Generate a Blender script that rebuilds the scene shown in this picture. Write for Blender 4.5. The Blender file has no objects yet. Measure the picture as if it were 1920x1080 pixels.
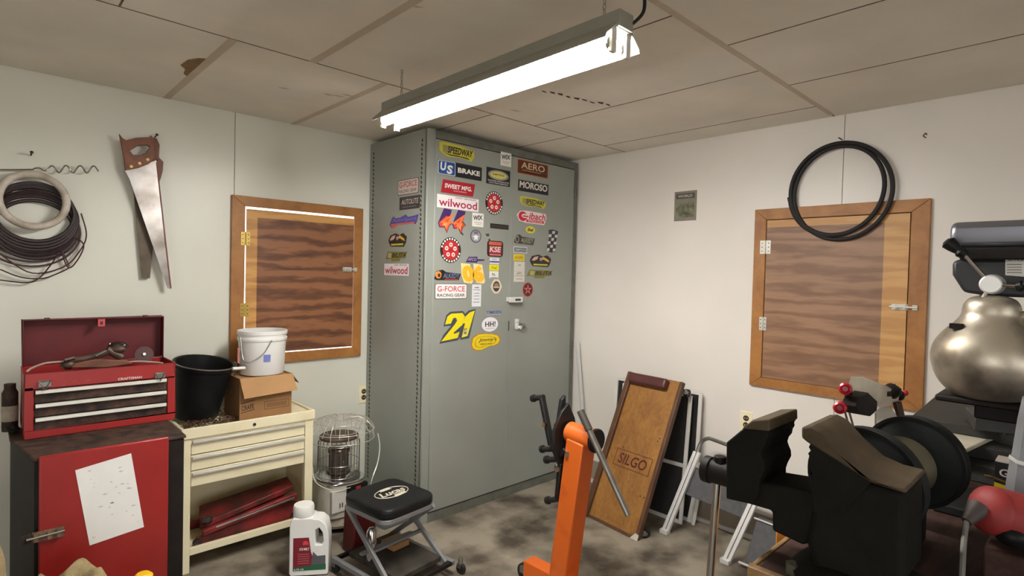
import bpy, bmesh, math, random
from mathutils import Vector, Matrix, Euler
random.seed(7)
V = Vector
SC = bpy.context.scene
COL = SC.collection

# ------------------------------------------------------------------ camera
FPX = 1053.0
dL = V((1110., 3., FPX)).normalized()
dR = V((-1000., -49., FPX)); dR = (dR - dL * dR.dot(dL)).normalized()
up = dL.cross(dR)
if up.y > 0: up = -up
EYE = V((0, 0, 1.48))
def c2w(v): return V((dL.dot(v), dR.dot(v), up.dot(v)))
right, down, fwd = c2w(V((1, 0, 0))), c2w(V((0, 1, 0))), c2w(V((0, 0, 1)))
cam = bpy.data.objects.new('camera', bpy.data.cameras.new('camera'))
COL.objects.link(cam)
M = Matrix(((right.x, -down.x, -fwd.x, EYE.x), (right.y, -down.y, -fwd.y, EYE.y), (right.z, -down.z, -fwd.z, EYE.z), (0, 0, 0, 1)))
cam.matrix_world = M
cam.data.lens = 36 * FPX / 1920
cam.data.clip_start = 0.02
SC.camera = cam
# ------------------------------------------------------------------ world + exposure
w = bpy.data.worlds.new('world'); SC.world = w; w.use_nodes = True
w.node_tree.nodes['Background'].inputs[0].default_value = (1.0, 0.99, 0.98, 1)
w.node_tree.nodes['Background'].inputs[1].default_value = 2.9
SC.view_settings.view_transform = 'Standard'
SC.view_settings.look = 'None'
SC.view_settings.gamma = 1
SC.view_settings.use_curve_mapping = False
SC.view_settings.exposure = 0.12
TUBE_POWER = 132.0
def portal(loc, rot, sx, sy):     # sampling portal in each unseen doorway added behind the camera for fill light
    l = bpy.data.lights.new('fill_portal', 'AREA'); l.shape = 'RECTANGLE'; l.size = sx; l.size_y = sy; l.cycles.is_portal = True
    o = bpy.data.objects.new('fill_portal', l); COL.objects.link(o); o.location = loc; o.rotation_euler = rot
portal((0, -3.2, 1.05), (math.radians(-90), 0, math.radians(180)), 2.6, 2.1)
portal((-2.5, -.6, 1.05), (math.radians(-90), 0, math.radians(90)), 2.4, 2.1)
WY, WX, CZ = 3.372, 3.24, 2.35          # left wall, right wall, ceiling

# measuring rays: where a sight line meets a real plane of the room
def ray(x, y): return c2w(V((x - 960, y - 540, FPX)))
def onX(x, y, X): d = ray(x, y); return EYE + d * (X / d.x)
def onY(x, y, Y): d = ray(x, y); return EYE + d * (Y / d.y)
def onZ(x, y, Z): d = ray(x, y); return EYE + d * ((Z - EYE.z) / d.z)

# ------------------------------------------------------------------ materials
def s2l(c):
    c = c / 255.
    return c / 12.92 if c <= .04045 else ((c + .055) / 1.055) ** 2.4
def rgb(c): return tuple(s2l(x) for x in c) + (1,)
MATS = {}
def mat(name, col, rough=.55, metal=0., var=.12, scale=9., bump=0., col2=None, thr=(.35, .7), detail=6, bscale=None, coat=0):
    if name in MATS: return MATS[name]
    m = bpy.data.materials.new(name); m.use_nodes = True; nt = m.node_tree; N = nt.nodes; L = nt.links
    b = N['Principled BSDF']; b.inputs['Roughness'].default_value = rough; b.inputs['Metallic'].default_value = metal
    if coat: b.inputs['Coat Weight'].default_value = coat
    c = rgb(col)
    tc = N.new('ShaderNodeTexCoord'); nz = N.new('ShaderNodeTexNoise'); nz.inputs['Scale'].default_value = scale; nz.inputs['Detail'].default_value = detail
    L.new(tc.outputs['Object'], nz.inputs['Vector'])
    cr = N.new('ShaderNodeValToRGB'); L.new(nz.outputs['Fac'], cr.inputs[0]); L.new(cr.outputs[0], b.inputs['Base Color'])
    e = cr.color_ramp.elements
    e[0].position, e[1].position = thr
    e[1].color = tuple(min(1, x * (1 + var)) for x in c[:3]) + (1,)
    e[0].color = rgb(col2) if col2 else tuple(x * (1 - var) for x in c[:3]) + (1,)
    if bump:
        n2 = N.new('ShaderNodeTexNoise'); n2.inputs['Scale'].default_value = bscale or scale * 4; n2.inputs['Detail'].default_value = 4
        L.new(tc.outputs['Object'], n2.inputs['Vector'])
        bp = N.new('ShaderNodeBump'); bp.inputs['Strength'].default_value = bump; bp.inputs['Distance'].default_value = .01
        L.new(n2.outputs['Fac'], bp.inputs['Height']); L.new(bp.outputs[0], b.inputs['Normal'])
    MATS[name] = m
    return m
def wood(name, c1, c2, stretch=(1, 8, 8), scale=2.2, dist=3., rough=.5, thr=(.3, .75), fine=.25, kind='noise'):
    if name in MATS: return MATS[name]
    m = bpy.data.materials.new(name); m.use_nodes = True; nt = m.node_tree; N = nt.nodes; L = nt.links
    b = N['Principled BSDF']; b.inputs['Roughness'].default_value = rough
    tc = N.new('ShaderNodeTexCoord'); mp = N.new('ShaderNodeMapping'); mp.inputs['Scale'].default_value = stretch
    L.new(tc.outputs['Object'], mp.inputs[0])
    nz = N.new('ShaderNodeTexNoise'); nz.inputs['Scale'].default_value = scale; nz.inputs['Detail'].default_value = 5; nz.inputs['Distortion'].default_value = dist
    L.new(mp.outputs[0], nz.inputs['Vector'])
    n2 = N.new('ShaderNodeTexNoise'); n2.inputs['Scale'].default_value = scale * 9; n2.inputs['Detail'].default_value = 3
    L.new(mp.outputs[0], n2.inputs['Vector'])
    mx = N.new('ShaderNodeMix'); mx.inputs[0].default_value = fine
    L.new(nz.outputs['Fac'], mx.inputs[2]); L.new(n2.outputs['Fac'], mx.inputs[3])
    cr = N.new('ShaderNodeValToRGB'); L.new(mx.outputs[0], cr.inputs[0]); L.new(cr.outputs[0], b.inputs['Base Color'])
    e = cr.color_ramp.elements; e[0].position, e[1].position = thr
    e[0].color = rgb(c2); e[1].color = rgb(c1)
    MATS[name] = m
    return m
def ply(name, c1, c2, stretch, scale=5., dist=9., dscale=1.1, thr=(.15, .8), rough=.5):   # rotary cut veneer: long wavy bands
    m = bpy.data.materials.new(name); m.use_nodes = True; nt = m.node_tree; N = nt.nodes; L = nt.links
    b = N['Principled BSDF']; b.inputs['Roughness'].default_value = rough
    tc = N.new('ShaderNodeTexCoord'); mp = N.new('ShaderNodeMapping'); mp.inputs['Scale'].default_value = stretch; L.new(tc.outputs['Object'], mp.inputs[0])
    wv = N.new('ShaderNodeTexWave'); wv.wave_type = 'BANDS'; wv.bands_direction = 'Z'; wv.inputs['Scale'].default_value = scale; wv.inputs['Distortion'].default_value = dist; wv.inputs['Detail'].default_value = 4; wv.inputs['Detail Roughness'].default_value = .62; wv.inputs['Detail Scale'].default_value = dscale
    L.new(mp.outputs[0], wv.inputs['Vector'])
    nz = N.new('ShaderNodeTexNoise'); nz.inputs['Scale'].default_value = 30; nz.inputs['Detail'].default_value = 4; L.new(mp.outputs[0], nz.inputs['Vector'])
    n3 = N.new('ShaderNodeTexNoise'); n3.inputs['Scale'].default_value = 2.5; n3.inputs['Detail'].default_value = 3; L.new(tc.outputs['Object'], n3.inputs['Vector'])
    mx = N.new('ShaderNodeMix'); mx.inputs[0].default_value = .4; L.new(wv.outputs['Fac'], mx.inputs[2]); L.new(nz.outputs['Fac'], mx.inputs[3])
    m3 = N.new('ShaderNodeMix'); m3.inputs[0].default_value = .35; L.new(mx.outputs[0], m3.inputs[2]); L.new(n3.outputs['Fac'], m3.inputs[3])
    cr = N.new('ShaderNodeValToRGB'); L.new(m3.outputs[0], cr.inputs[0]); L.new(cr.outputs[0], b.inputs['Base Color'])
    e = cr.color_ramp.elements; e[0].position, e[1].position = thr; e[0].color = rgb(c2); e[1].color = rgb(c1)
    return m
def emit(name, col, power):
    m = bpy.data.materials.new(name); m.use_nodes = True; nt = m.node_tree
    b = nt.nodes['Principled BSDF']; b.inputs['Base Color'].default_value = (.8, .8, .8, 1)
    b.inputs['Emission Color'].default_value = col; b.inputs['Emission Strength'].default_value = power
    return m
def flat(c, rough=.45):   # printed ink / plastic colours, keyed by rgb
    return mat('ink_%d_%d_%d' % c, c, rough, 0, .04, 60)

m_wallL = mat('wall_paint_left', (221, 221, 208), .42, 0, .05, 1.3, .06, bscale=25)  # faint green of the lamp light is mixed into this paint colour
m_wallR = mat('wall_paint_right', (224, 218, 209), .38, 0, .05, 1.3, .06, bscale=25)
m_ceil = mat('ceiling_board', (236, 229, 216), .85, 0, .07, 2.2, .05, bscale=120)
m_tape = mat('ceiling_tape', (205, 192, 172), .8, 0, .06, 6)
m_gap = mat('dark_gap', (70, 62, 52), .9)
m_floor = mat('concrete', (140, 131, 116), .7, 0, .14, 4.2, .3, col2=(72, 63, 52), thr=(.36, .62), detail=9, bscale=60)
m_green = mat('cabinet_paint', (145, 149, 141), .42, 0, .07, 2.4, .03, detail=8)
m_greenD = mat('cabinet_edge', (104, 106, 97), .5, 0, .2, 12)
m_dot = mat('perforation_dark', (52, 53, 48), .8)
m_cream = mat('cream_paint', (240, 231, 196), .42, 0, .03, 6, col2=(226, 214, 172), thr=(.2, .5))
m_red = mat('red_enamel', (148, 32, 30), .38, 0, .12, 5)
m_redD = mat('red_dark', (90, 12, 16), .55, 0, .15, 8)
m_blkmetal = mat('black_metal', (30, 25, 23), .55, 0, .3, 12)
m_rust = mat('rusty_dark', (74, 52, 40), .7, .2, .4, 25, .3, col2=(34, 26, 22))
m_black = mat('black_plastic', (26, 26, 27), .45, 0, .2, 12)
m_rubber = mat('rubber_black', (22, 21, 21), .65, 0, .2, 20)
m_chrome = mat('chrome', (205, 205, 205), .18, 1, .05, 8)
m_steel = mat('steel', (150, 148, 142), .35, .9, .15, 14)
m_alu = mat('aluminium', (225, 225, 222), .35, .4, .05, 14)
m_alustrip = mat('drawer_pull_metal', (205, 203, 192), .35, .2, .06, 20)
m_white = mat('white_plastic', (232, 232, 228), .4, 0, .03, 10)
m_wenam = mat('white_enamel', (214, 212, 204), .5, 0, .05, 10)
m_card = mat('cardboard', (172, 132, 88), .8, 0, .07, 6)
m_cardD = mat('cardboard_shade', (146, 108, 68), .8, 0, .1, 6)
m_orange = mat('orange_paint', (198, 92, 24), .5, 0, .08, 8, col2=(166, 70, 14), thr=(.2, .45))
m_tan = wood('stained_pine', (178, 124, 62), (138, 88, 42), (1.5, 1.5, 1.5), 3, 1.5)
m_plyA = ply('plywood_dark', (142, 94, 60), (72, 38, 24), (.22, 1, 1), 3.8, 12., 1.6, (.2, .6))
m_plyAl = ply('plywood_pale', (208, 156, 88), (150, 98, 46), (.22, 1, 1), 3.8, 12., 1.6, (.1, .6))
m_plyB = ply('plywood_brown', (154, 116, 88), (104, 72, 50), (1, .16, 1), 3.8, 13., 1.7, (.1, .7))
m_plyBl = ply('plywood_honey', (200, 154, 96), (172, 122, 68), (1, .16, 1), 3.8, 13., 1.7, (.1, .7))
m_creep = wood('varnished_board', (164, 116, 56), (112, 72, 34), (3, 3, 1.5), 2.6, 1.2, thr=(.25, .7), fine=.4)
m_creepD = wood('dark_rail', (104, 70, 42), (66, 42, 26), (4, 4, 1), 4, 1)
m_maroon = mat('maroon_vinyl', (78, 36, 36), .4, 0, .15, 10)
m_bench = wood('bench_wood', (84, 60, 52), (40, 28, 26), (1, 6, 6), 3, 1, rough=.7)
m_cast = mat('vise_iron', (22, 21, 17), .8, .0, .25, 14, .2)
m_castL = mat('vise_jaw_lit', (82, 70, 54), .7, .0, .2, 20, .1)  # lighter tone carries the lamp light falling on the jaw tops
m_grind = mat('grinder_grey', (34, 37, 37), .7, 0, .15, 20, .05)
m_drum = mat('grinder_motor', (116, 112, 92), .45, .3, .12, 12)
m_pot = mat('tarnished_metal', (196, 188, 172), .42, .85, .12, 9, .03, col2=(128, 116, 100), thr=(.3, .55))
m_burlap = mat('burlap', (150, 134, 96), .9, 0, .15, 60, .5)
m_leaf = mat('dry_leaves', (86, 60, 38), .9, 0, .4, 40)
m_grey = mat('grey_paint', (132, 134, 136), .45, .3, .08, 10)
m_greyD = mat('grey_dark', (80, 80, 82), .6, 0, .12, 30, .1)
m_screen = mat('insect_screen', (34, 32, 31), .8, 0, .2, 40)
m_glassy = mat('clear_plastic', (210, 208, 200), .15, 0, .03, 6)
m_glassy.node_tree.nodes['Principled BSDF'].inputs['Transmission Weight'].default_value = .75
m_glassy.node_tree.nodes['Principled BSDF'].inputs['IOR'].default_value = 1.15
m_glass = mat('burner_glass', (245, 245, 245), .03, 0, 0, 6)
m_glass.node_tree.nodes['Principled BSDF'].inputs['Transmission Weight'].default_value = .97
m_glass.node_tree.nodes['Principled BSDF'].inputs['IOR'].default_value = 1.05
for m_ in (m_cast, m_castL, m_grind, m_black, m_blkmetal, m_bench): m_.node_tree.nodes['Principled BSDF'].inputs['Specular IOR Level'].default_value = .2
m_tube = emit('lit_tube', (1, .965, .93, 1), TUBE_POWER)
m_day = emit('daylight_pane', (1, .97, .92, 1), 1.6)

# ------------------------------------------------------------------ mesh builder
_tc = {}
def glyphs(s, bold=0., shear=0.):
    k = (s, bold, shear)
    if k in _tc: return _tc[k]
    cu = bpy.data.curves.new('t', 'FONT'); cu.body = s; cu.size = 1; cu.offset = bold; cu.shear = shear; cu.resolution_u = 3
    o = bpy.data.objects.new('t', cu); COL.objects.link(o)
    dg = bpy.context.evaluated_depsgraph_get(); dg.update()
    me = o.evaluated_get(dg).to_mesh()
    vs = [(v.co.x, v.co.y) for v in me.vertices]; fs = [tuple(p.vertices) for p in me.polygons]
    o.evaluated_get(dg).to_mesh_clear()
    bpy.data.objects.remove(o); bpy.data.curves.remove(cu)
    xs = [p[0] for p in vs]; ys = [p[1] for p in vs]
    x0, x1, y0, y1 = min(xs), max(xs), min(ys), max(ys)
    vs = [((a - x0) / (x1 - x0) - .5, (b - y0) / (y1 - y0) - .5) for a, b in vs]
    _tc[k] = (vs, fs); return _tc[k]

ORG = {}
class MB:
    def __init__(s, T=None): s.v = []; s.f = []; s.mats = []; s.T = T
    def mi(s, m):
        if m not in s.mats: s.mats.append(m)
        return s.mats.index(m)
    def add(s, vs, fs, m, smooth=False):
        n = len(s.v); k = s.mi(m); s.v += [V(p) for p in vs]
        s.f += [(tuple(i + n for i in f), k, smooth) for f in fs]
        return s
    def obox(s, c, a, b, d, m):      # centre and three half-axis vectors
        c, a, b, d = V(c), V(a), V(b), V(d)
        vs = [c + a * i + b * j + d * k for i in (-1, 1) for j in (-1, 1) for k in (-1, 1)]
        return s.add(vs, [(0, 1, 3, 2), (4, 6, 7, 5), (0, 4, 5, 1), (2, 3, 7, 6), (0, 2, 6, 4), (1, 5, 7, 3)], m)
    def box(s, x0, x1, y0, y1, z0, z1, m):
        return s.obox(((x0 + x1) / 2, (y0 + y1) / 2, (z0 + z1) / 2), ((x1 - x0) / 2, 0, 0), (0, (y1 - y0) / 2, 0), (0, 0, (z1 - z0) / 2), m)
    def beam(s, p, q, wd, ht, m, upv=(0, 0, 1)):  # rectangular bar between two points
        p, q = V(p), V(q); d = q - p; u = V(upv)
        a = d.cross(u)
        if a.length < 1e-6: a = d.cross(V((1, 0, 0)))
        a.normalize(); b = a.cross(d).normalized()
        return s.obox((p + q) / 2, d / 2, a * wd / 2, b * ht / 2, m)
    def prism(s, pts, ext, m, cap=True):
        n = len(pts); pts = [V(p) for p in pts]; e = V(ext)
        fs = [(i, (i + 1) % n, (i + 1) % n + n, i + n) for i in range(n)]
        if cap: fs += [tuple(range(n))[::-1], tuple(range(n, 2 * n))]
        return s.add(pts + [p + e for p in pts], fs, m)
    def prism_hole(s, out, hole, ext, m):
        from mathutils.geometry import tessellate_polygon
        out = [V(p) for p in out]; hole = [V(p) for p in hole]; e = V(ext)
        tr = tessellate_polygon([out, hole]); al = out + hole; n = len(al); no = len(out); nh = len(hole)
        fs = [tuple(t) for t in tr] + [tuple(i + n for i in t)[::-1] for t in tr]
        fs += [(i, (i + 1) % no, (i + 1) % no + n, i + n) for i in range(no)]
        fs += [(no + i, no + (i + 1) % nh, no + (i + 1) % nh + n, no + i + n) for i in range(nh)]
        return s.add(al + [p + e for p in al], fs, m)
    def poly(s, pts, m): return s.add(pts, [tuple(range(len(pts)))], m)
    def tube(s, pts, r, m, seg=8, closed=False, caps=True, rs=None):
        pts = [V(p) for p in pts]; n = len(pts)
        if n < 2: return s
        vs = []; prev = None
        for i, p in enumerate(pts):
            if closed: d = pts[(i + 1) % n] - pts[i - 1]
            else: d = pts[min(i + 1, n - 1)] - pts[max(i - 1, 0)]
            if d.length < 1e-9: d = V((0, 0, 1))
            d.normalize()
            if prev is None:
                a = d.cross(V((0, 0, 1)))
                if a.length < .1: a = d.cross(V((1, 0, 0)))
            else: a = prev - d * prev.dot(d)
            a.normalize(); prev = a; b = d.cross(a); rr = rs[i] if rs else r
            vs += [p + (a * math.cos(t) + b * math.sin(t)) * rr for t in [2 * math.pi * k / seg for k in range(seg)]]
        fs = []
        for i in range(n if closed else n - 1):
            j = (i + 1) % n
            for k in range(seg): fs.append((i * seg + k, i * seg + (k + 1) % seg, j * seg + (k + 1) % seg, j * seg + k))
        s.add(vs, fs, m, True)
        if caps and not closed:
            base = len(s.v) - len(vs); k = s.mi(m)
            s.f.append((tuple(base + i for i in range(seg))[::-1], k, False)); s.f.append((tuple(base + (n - 1) * seg + i for i in range(seg)), k, False))
        return s
    def cyl(s, p, q, r, m, seg=20, r2=None): return s.tube([p, q], r, m, seg, rs=[r, r if r2 is None else r2])
    def lathe(s, prof, o, m, axis=(0, 0, 1), seg=32, sx=1., sy=1.):
        o = V(o); ax = V(axis).normalized(); a = ax.cross(V((0, 0, 1)))
        if a.length < .01: a = V((1, 0, 0))
        a.normalize(); b = ax.cross(a)
        vs = []
        for r, z in prof: vs += [o + ax * z + a * (math.cos(t) * r * sx) + b * (math.sin(t) * r * sy) for t in [2 * math.pi * k / seg for k in range(seg)]]
        fs = [(i * seg + k, i * seg + (k + 1) % seg, (i + 1) * seg + (k + 1) % seg, (i + 1) * seg + k) for i in range(len(prof) - 1) for k in range(seg)]
        return s.add(vs, fs, m, True)
    def ball(s, c, r, m, sc=(1, 1, 1), seg=16, rings=10, wob=0.):
        c = V(c); vs = []; 
        for i in range(rings + 1):
            t = math.pi * i / rings
            for k in range(seg):
                a = 2 * math.pi * k / seg; q = 1 + random.uniform(-wob, wob)
                vs.append(c + V((math.sin(t) * math.cos(a) * sc[0], math.sin(t) * math.sin(a) * sc[1], math.cos(t) * sc[2])) * r * q)
        fs = [(i * seg + k, i * seg + (k + 1) % seg, (i + 1) * seg + (k + 1) % seg, (i + 1) * seg + k) for i in range(rings) for k in range(seg)]
        return s.add(vs, fs, m, True)
    def text(s, t, c, u, v, n, wd, ht, m, bold=.0, shear=0.):
        vs, fs = glyphs(t, bold, shear); c, u, v, n = V(c), V(u), V(v), V(n)
        return s.add([c + u * (a * wd) + v * (b * ht) + n for a, b in vs], fs, m)
    def build(s, name, parent=None, bevel=0., seg=2, label=None, org=None, angle=35, fix=True):
        vs = [s.T @ p for p in s.v] if s.T else s.v
        me = bpy.data.meshes.new(name)
        if parent is not None: O = ORG[parent.name]
        elif org is not None: O = V(org)
        else:
            lo = [min(p[i] for p in vs) for i in range(3)]; hi = [max(p[i] for p in vs) for i in range(3)]
            O = V(((lo[0] + hi[0]) / 2, (lo[1] + hi[1]) / 2, lo[2]))
        me.from_pydata([tuple(p - O) for p in vs], [], [f[0] for f in s.f])
        for m in s.mats: me.materials.append(m)
        for p, f in zip(me.polygons, s.f): p.material_index = f[1]; p.use_smooth = f[2]
        if fix:
            bm = bmesh.new(); bm.from_mesh(me); bmesh.ops.remove_doubles(bm, verts=bm.verts, dist=1e-6)
            bmesh.ops.recalc_face_normals(bm, faces=bm.faces); bm.to_mesh(me); bm.free()
        try: me.set_sharp_from_angle(angle=math.radians(angle))
        except Exception: pass
        o = bpy.data.objects.new(name, me); COL.objects.link(o)
        if parent is not None: o.parent = parent
        else: o.location = O
        ORG[o.name] = O
        if bevel:
            b = o.modifiers.new('bevel', 'BEVEL'); b.width = bevel; b.segments = seg; b.limit_method = 'ANGLE'; b.angle_limit = math.radians(40); b.harden_normals = False
        if label: o['label'] = label
        return o
def tag(o, label, cat, group=None):
    o['label'] = label; o['category'] = cat
    if group: o['group'] = group
    return o
def thing(name, loc, label, cat, group=None):
    o = bpy.data.objects.new(name, None); COL.objects.link(o); o.location = loc; o.empty_display_size = .05; ORG[o.name] = V(loc)
    return tag(o, label, cat, group)
def structure(o): o['kind'] = 'structure'; return o
def holder(name, loc):
    o = bpy.data.objects.new(name, None); COL.objects.link(o); o.location = loc; ORG[o.name] = V(loc); o['kind'] = 'structure'; return o
def arc(c, u, v, r, a0, a1, n): c, u, v = V(c), V(u), V(v); return [c + u * (r * math.cos(a)) + v * (r * math.sin(a)) for a in [a0 + (a1 - a0) * i / n for i in range(n + 1)]]
def smooth(pts, n=6):
    pts = [V(p) for p in pts]; P = [pts[0]] + pts + [pts[-1]]; out = []
    for i in range(1, len(P) - 2):
        for k in range(n):
            t = k / n; a, b, c, d = P[i - 1], P[i], P[i + 1], P[i + 2]
            out.append(.5 * ((2 * b) + (c - a) * t + (2 * a - 5 * b + 4 * c - d) * t * t + (3 * b - a - 3 * c + d) * t ** 3))
    return out + [pts[-1]]

# ================================================================== SETTING
mb = MB(); mb.box(-2.5, WX + .1, -3.2, WY + .1, -.1, 0, m_floor); structure(mb.build('floor'))
mb = MB(); mb.box(-2.5, 1.0345, WY, WY + .1, 0, CZ + .06, m_wallL); mb.box(1.0375, WX + .1, WY, WY + .1, 0, CZ + .06, m_wallL); mb.box(1.03, 1.042, WY + .004, WY + .09, 0, CZ, m_gap)
structure(mb.build('wall_left'))
mb = MB(); mb.box(WX, WX + .1, .9505, WY, 0, CZ + .06, m_wallR); mb.box(WX, WX + .1, -3.2, .9475, 0, CZ + .06, m_wallR); mb.box(WX + .004, WX + .09, .94, .958, 0, CZ, m_gap)
structure(mb.build('wall_right'))
m_bounce = mat('bounce_ground', (170, 165, 155), .8, 0, .1, 2)
m_dim = mat('rear_wall_paint', (205, 198, 186), .7, 0, .1, 3)
mb = MB(); mb.box(-2.6, -1.3, -3.3, -3.2, 0, CZ + .06, m_dim); mb.box(1.3, WX + .1, -3.3, -3.2, 0, CZ + .06, m_dim); mb.box(-1.3, 1.3, -3.3, -3.2, 2.1, CZ + .06, m_dim); structure(mb.build('wall_back'))  # doorway opening added behind the camera to let fill daylight in
mb = MB(); mb.box(-2.6, -2.5, -3.2, -1.8, 0, CZ + .06, m_dim); mb.box(-2.6, -2.5, .6, WY + .1, 0, CZ + .06, m_dim); mb.box(-2.6, -2.5, -1.8, .6, 2.1, CZ + .06, m_dim); structure(mb.build('wall_near'))  # second unseen opening, added for daylight on the right wall
mb = MB(); mb.box(-9, WX + 3, -10, -3.3, -.12, -.02, m_bounce); mb.box(-9, -2.6, -3.3, 5, -.12, -.02, m_bounce); structure(mb.build('ground'))  # unseen ground added to bounce daylight up to the ceiling
# ceiling: boards in three strips with real gaps
mb = MB(); g = .0035
strips = [(-3.2, 1.0, [-2.5, -1.33, -.67, 0, .67, 1.34, 2.01, 2.6, WX]), (1.0, 2.31, [-2.5, -1.0, -.33, .34, 1.01, 1.66, 2.34, 3.0, WX]), (2.31, WY, [-2.5, -1.3, -.63, .04, .70, 1.36, 2.02, 2.66, WX])]
for y0, y1, xs in strips:
    for a, b in zip(xs[:-1], xs[1:]):
        mb.box(a + g, b - g, y0 + g, y1 - g, CZ, CZ + .015, m_ceil)
m_joint = mat('ceiling_joint', (112, 98, 78), .9, 0, .3, 12)  # dark strips over the board gaps, drawn as joint shadow lines
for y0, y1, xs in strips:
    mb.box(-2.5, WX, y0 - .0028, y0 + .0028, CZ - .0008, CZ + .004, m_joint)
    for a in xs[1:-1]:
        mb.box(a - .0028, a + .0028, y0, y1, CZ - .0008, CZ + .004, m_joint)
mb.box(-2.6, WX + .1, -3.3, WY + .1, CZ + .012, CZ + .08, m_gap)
cl = structure(mb.build('ceiling'))
k = 0
for (x0, x1, y0, y1) in [(.70, .70, 2.31, WY), (1.01, 1.01, 1.0, 2.31), (1.36, 1.36, 2.31, WY), (-2.5, 3.2, 1.0, 1.0)]:
    k += 1; mb = MB()
    if x0 == x1: mb.box(x0 - .016, x0 + .016, y0, y1, CZ - .0015, CZ, m_tape)
    else: mb.box(x0, x1, y0 - .012, y0 + .012, CZ - .0015, CZ, m_tape)
    structure(mb.build('trim_%d' % k))
# stain + scuffs on the ceiling (flaked paint with a shape of its own)
m_flake = mat('flaked_patch', (140, 112, 74), .9, 0, .2, 50)
mb = MB()
pp = [(338, 122), (352, 112), (372, 109), (389, 110), (378, 122), (366, 130), (352, 144), (344, 138), (347, 130)]
mb.poly([onZ(x, y, CZ - .001) for x, y in pp], m_flake)
for i in range(9):
    x = 1015 + i * 15; y = 170 + i * 3.2 + random.uniform(-2, 2); q = [(x, y), (x + random.uniform(7, 13), y + random.uniform(1, 3)), (x + 10, y + 5), (x + 3, y + 3)]
    mb.poly([onZ(a, b, CZ - .001) for a, b in q], m_gap)
for x, y in [(520, 163), (605, 175), (625, 178), (640, 176), (770, 10), (955, 205)]:
    mb.poly([onZ(a, b, CZ - .001) for a, b in [(x, y), (x + 12, y + 1), (x + 26, y + 5), (x + 10, y + 4)]], m_tape)
structure(mb.build('trim_5'))
# baseboard of right wall
mb = MB(); mb.box(WX - .015, WX, .5, 2.70, .02, .15, mat('baseboard_taupe', (142, 132, 116), .6)); mb.box(WX - .035, WX, .5, 2.70, 0, .022, m_wenam)
structure(mb.build('baseboard_right'))

# ------------------------------------------------------------------ window shutters
def frame_boards(P, u, v, n, o, i, th, parent, m):
    # o,i : outer/inner (u0,u1,v0,v1); four mitred boards
    c = lambda r, a, b: P + u * r[a] + v * r[b]
    O_ = [c(o, 0, 2), c(o, 1, 2), c(o, 1, 3), c(o, 0, 3)]; I_ = [c(i, 0, 2), c(i, 1, 2), c(i, 1, 3), c(i, 0, 3)]
    for k in range(4):
        j = (k + 1) % 4
        MB().prism([O_[k], O_[j], I_[j], I_[k]], n * th, m).build('frame_board', parent, .0025)
def leaf_hinge(P, u, v, n, parent, m, w_=.05, h=.075):
    q = MB(); P = V(P)
    q.obox(P - u * w_ * .27, u * w_ * .22, v * h / 2, n * .0012, m); q.obox(P + u * w_ * .27, u * w_ * .22, v * h / 2, n * .0012, m)
    q.cyl(P - v * h / 2 + n * .003, P + v * h / 2 + n * .003, .004, m, 10)
    for s in (-1, 1):
        for d in (-.3, 0, .3): q.cyl(P + u * s * w_ * .3 + v * h * d, P + u * s * w_ * .3 + v * h * d + n * .0025, .003, m_rust, 8)
    q.build('hinge', parent)
def bolt(P, u, v, n, parent, m, L_=.09):
    q = MB(); P = V(P)
    q.obox(P, u * L_ * .33, v * .014, n * .0015, m); q.obox(P + u * L_ * .62, u * .01, v * .012, n * .007, m)
    q.cyl(P - u * L_ * .4 + n * .008, P + u * L_ * .72 + n * .008, .005, m, 10)
    for d in (-.2, .2): q.obox(P + u * L_ * d + n * .006, u * .006, v * .011, n * .006, m)
    q.cyl(P - u * .01 + n * .008, P - u * .01 + n * .022 - v * .008, .004, m, 8)
    q.build('latch', parent)
m_brass = mat('brass_plate', (206, 176, 96), .35, .6, .1, 20)
X, Y, Z = V((1, 0, 0)), V((0, 1, 0)), V((0, 0, 1))
w1 = holder('window_1', (1.42, WY, .925)); w1['label'] = 'stained wood shutter with daylight in the gap round its edge, left wall'
P = V((0, WY, 0))
frame_boards(P, X, Z, -Y, (1.019, 1.823, .925, 1.889), (1.090, 1.764, .984, 1.832), .022, w1, m_tan)
MB().box(1.085, 1.77, WY - .006, WY, .975, 1.84, m_day).build('window_pane', w1)
mb = MB(); x0, x1, z0, z1 = 1.099, 1.757, .992, 1.818
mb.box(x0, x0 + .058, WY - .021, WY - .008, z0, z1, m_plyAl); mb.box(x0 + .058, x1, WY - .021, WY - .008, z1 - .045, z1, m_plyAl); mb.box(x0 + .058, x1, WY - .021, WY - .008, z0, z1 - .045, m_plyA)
mb.build('shutter', w1)
leaf_hinge((1.092, WY - .024, 1.648), X, Z, -Y, w1, m_brass); leaf_hinge((1.092, WY - .024, 1.245), X, Z, -Y, w1, m_brass)
bolt((1.715, WY - .023, 1.49), X, Z, -Y, w1, m_alustrip)
w2 = holder('window_2', (WX, .978, .88)); w2['label'] = 'brown plywood shutter in a honey wood frame under the black hose coil'
P = V((WX, 0, 0)); U = -Y
frame_boards(P, U, Z, -X, (-1.388, -.568, .882, 1.887), (-1.322, -.643, .935, 1.826), .022, w2, m_tan)
MB().box(WX - .004, WX, .64, 1.325, .93, 1.83, m_gap).build('window_pane', w2)
mb = MB(); z0, z1 = .938, 1.822
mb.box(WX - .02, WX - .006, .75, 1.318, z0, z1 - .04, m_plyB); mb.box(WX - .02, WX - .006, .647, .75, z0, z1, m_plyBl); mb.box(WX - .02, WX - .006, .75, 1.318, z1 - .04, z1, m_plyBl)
mb.build('shutter', w2)
leaf_hinge((WX - .023, 1.322, 1.672), U, Z, -X, w2, m_alustrip, .06, .075); leaf_hinge((WX - .023, 1.322, 1.24), U, Z, -X, w2, m_alustrip, .04, .075)
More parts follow.
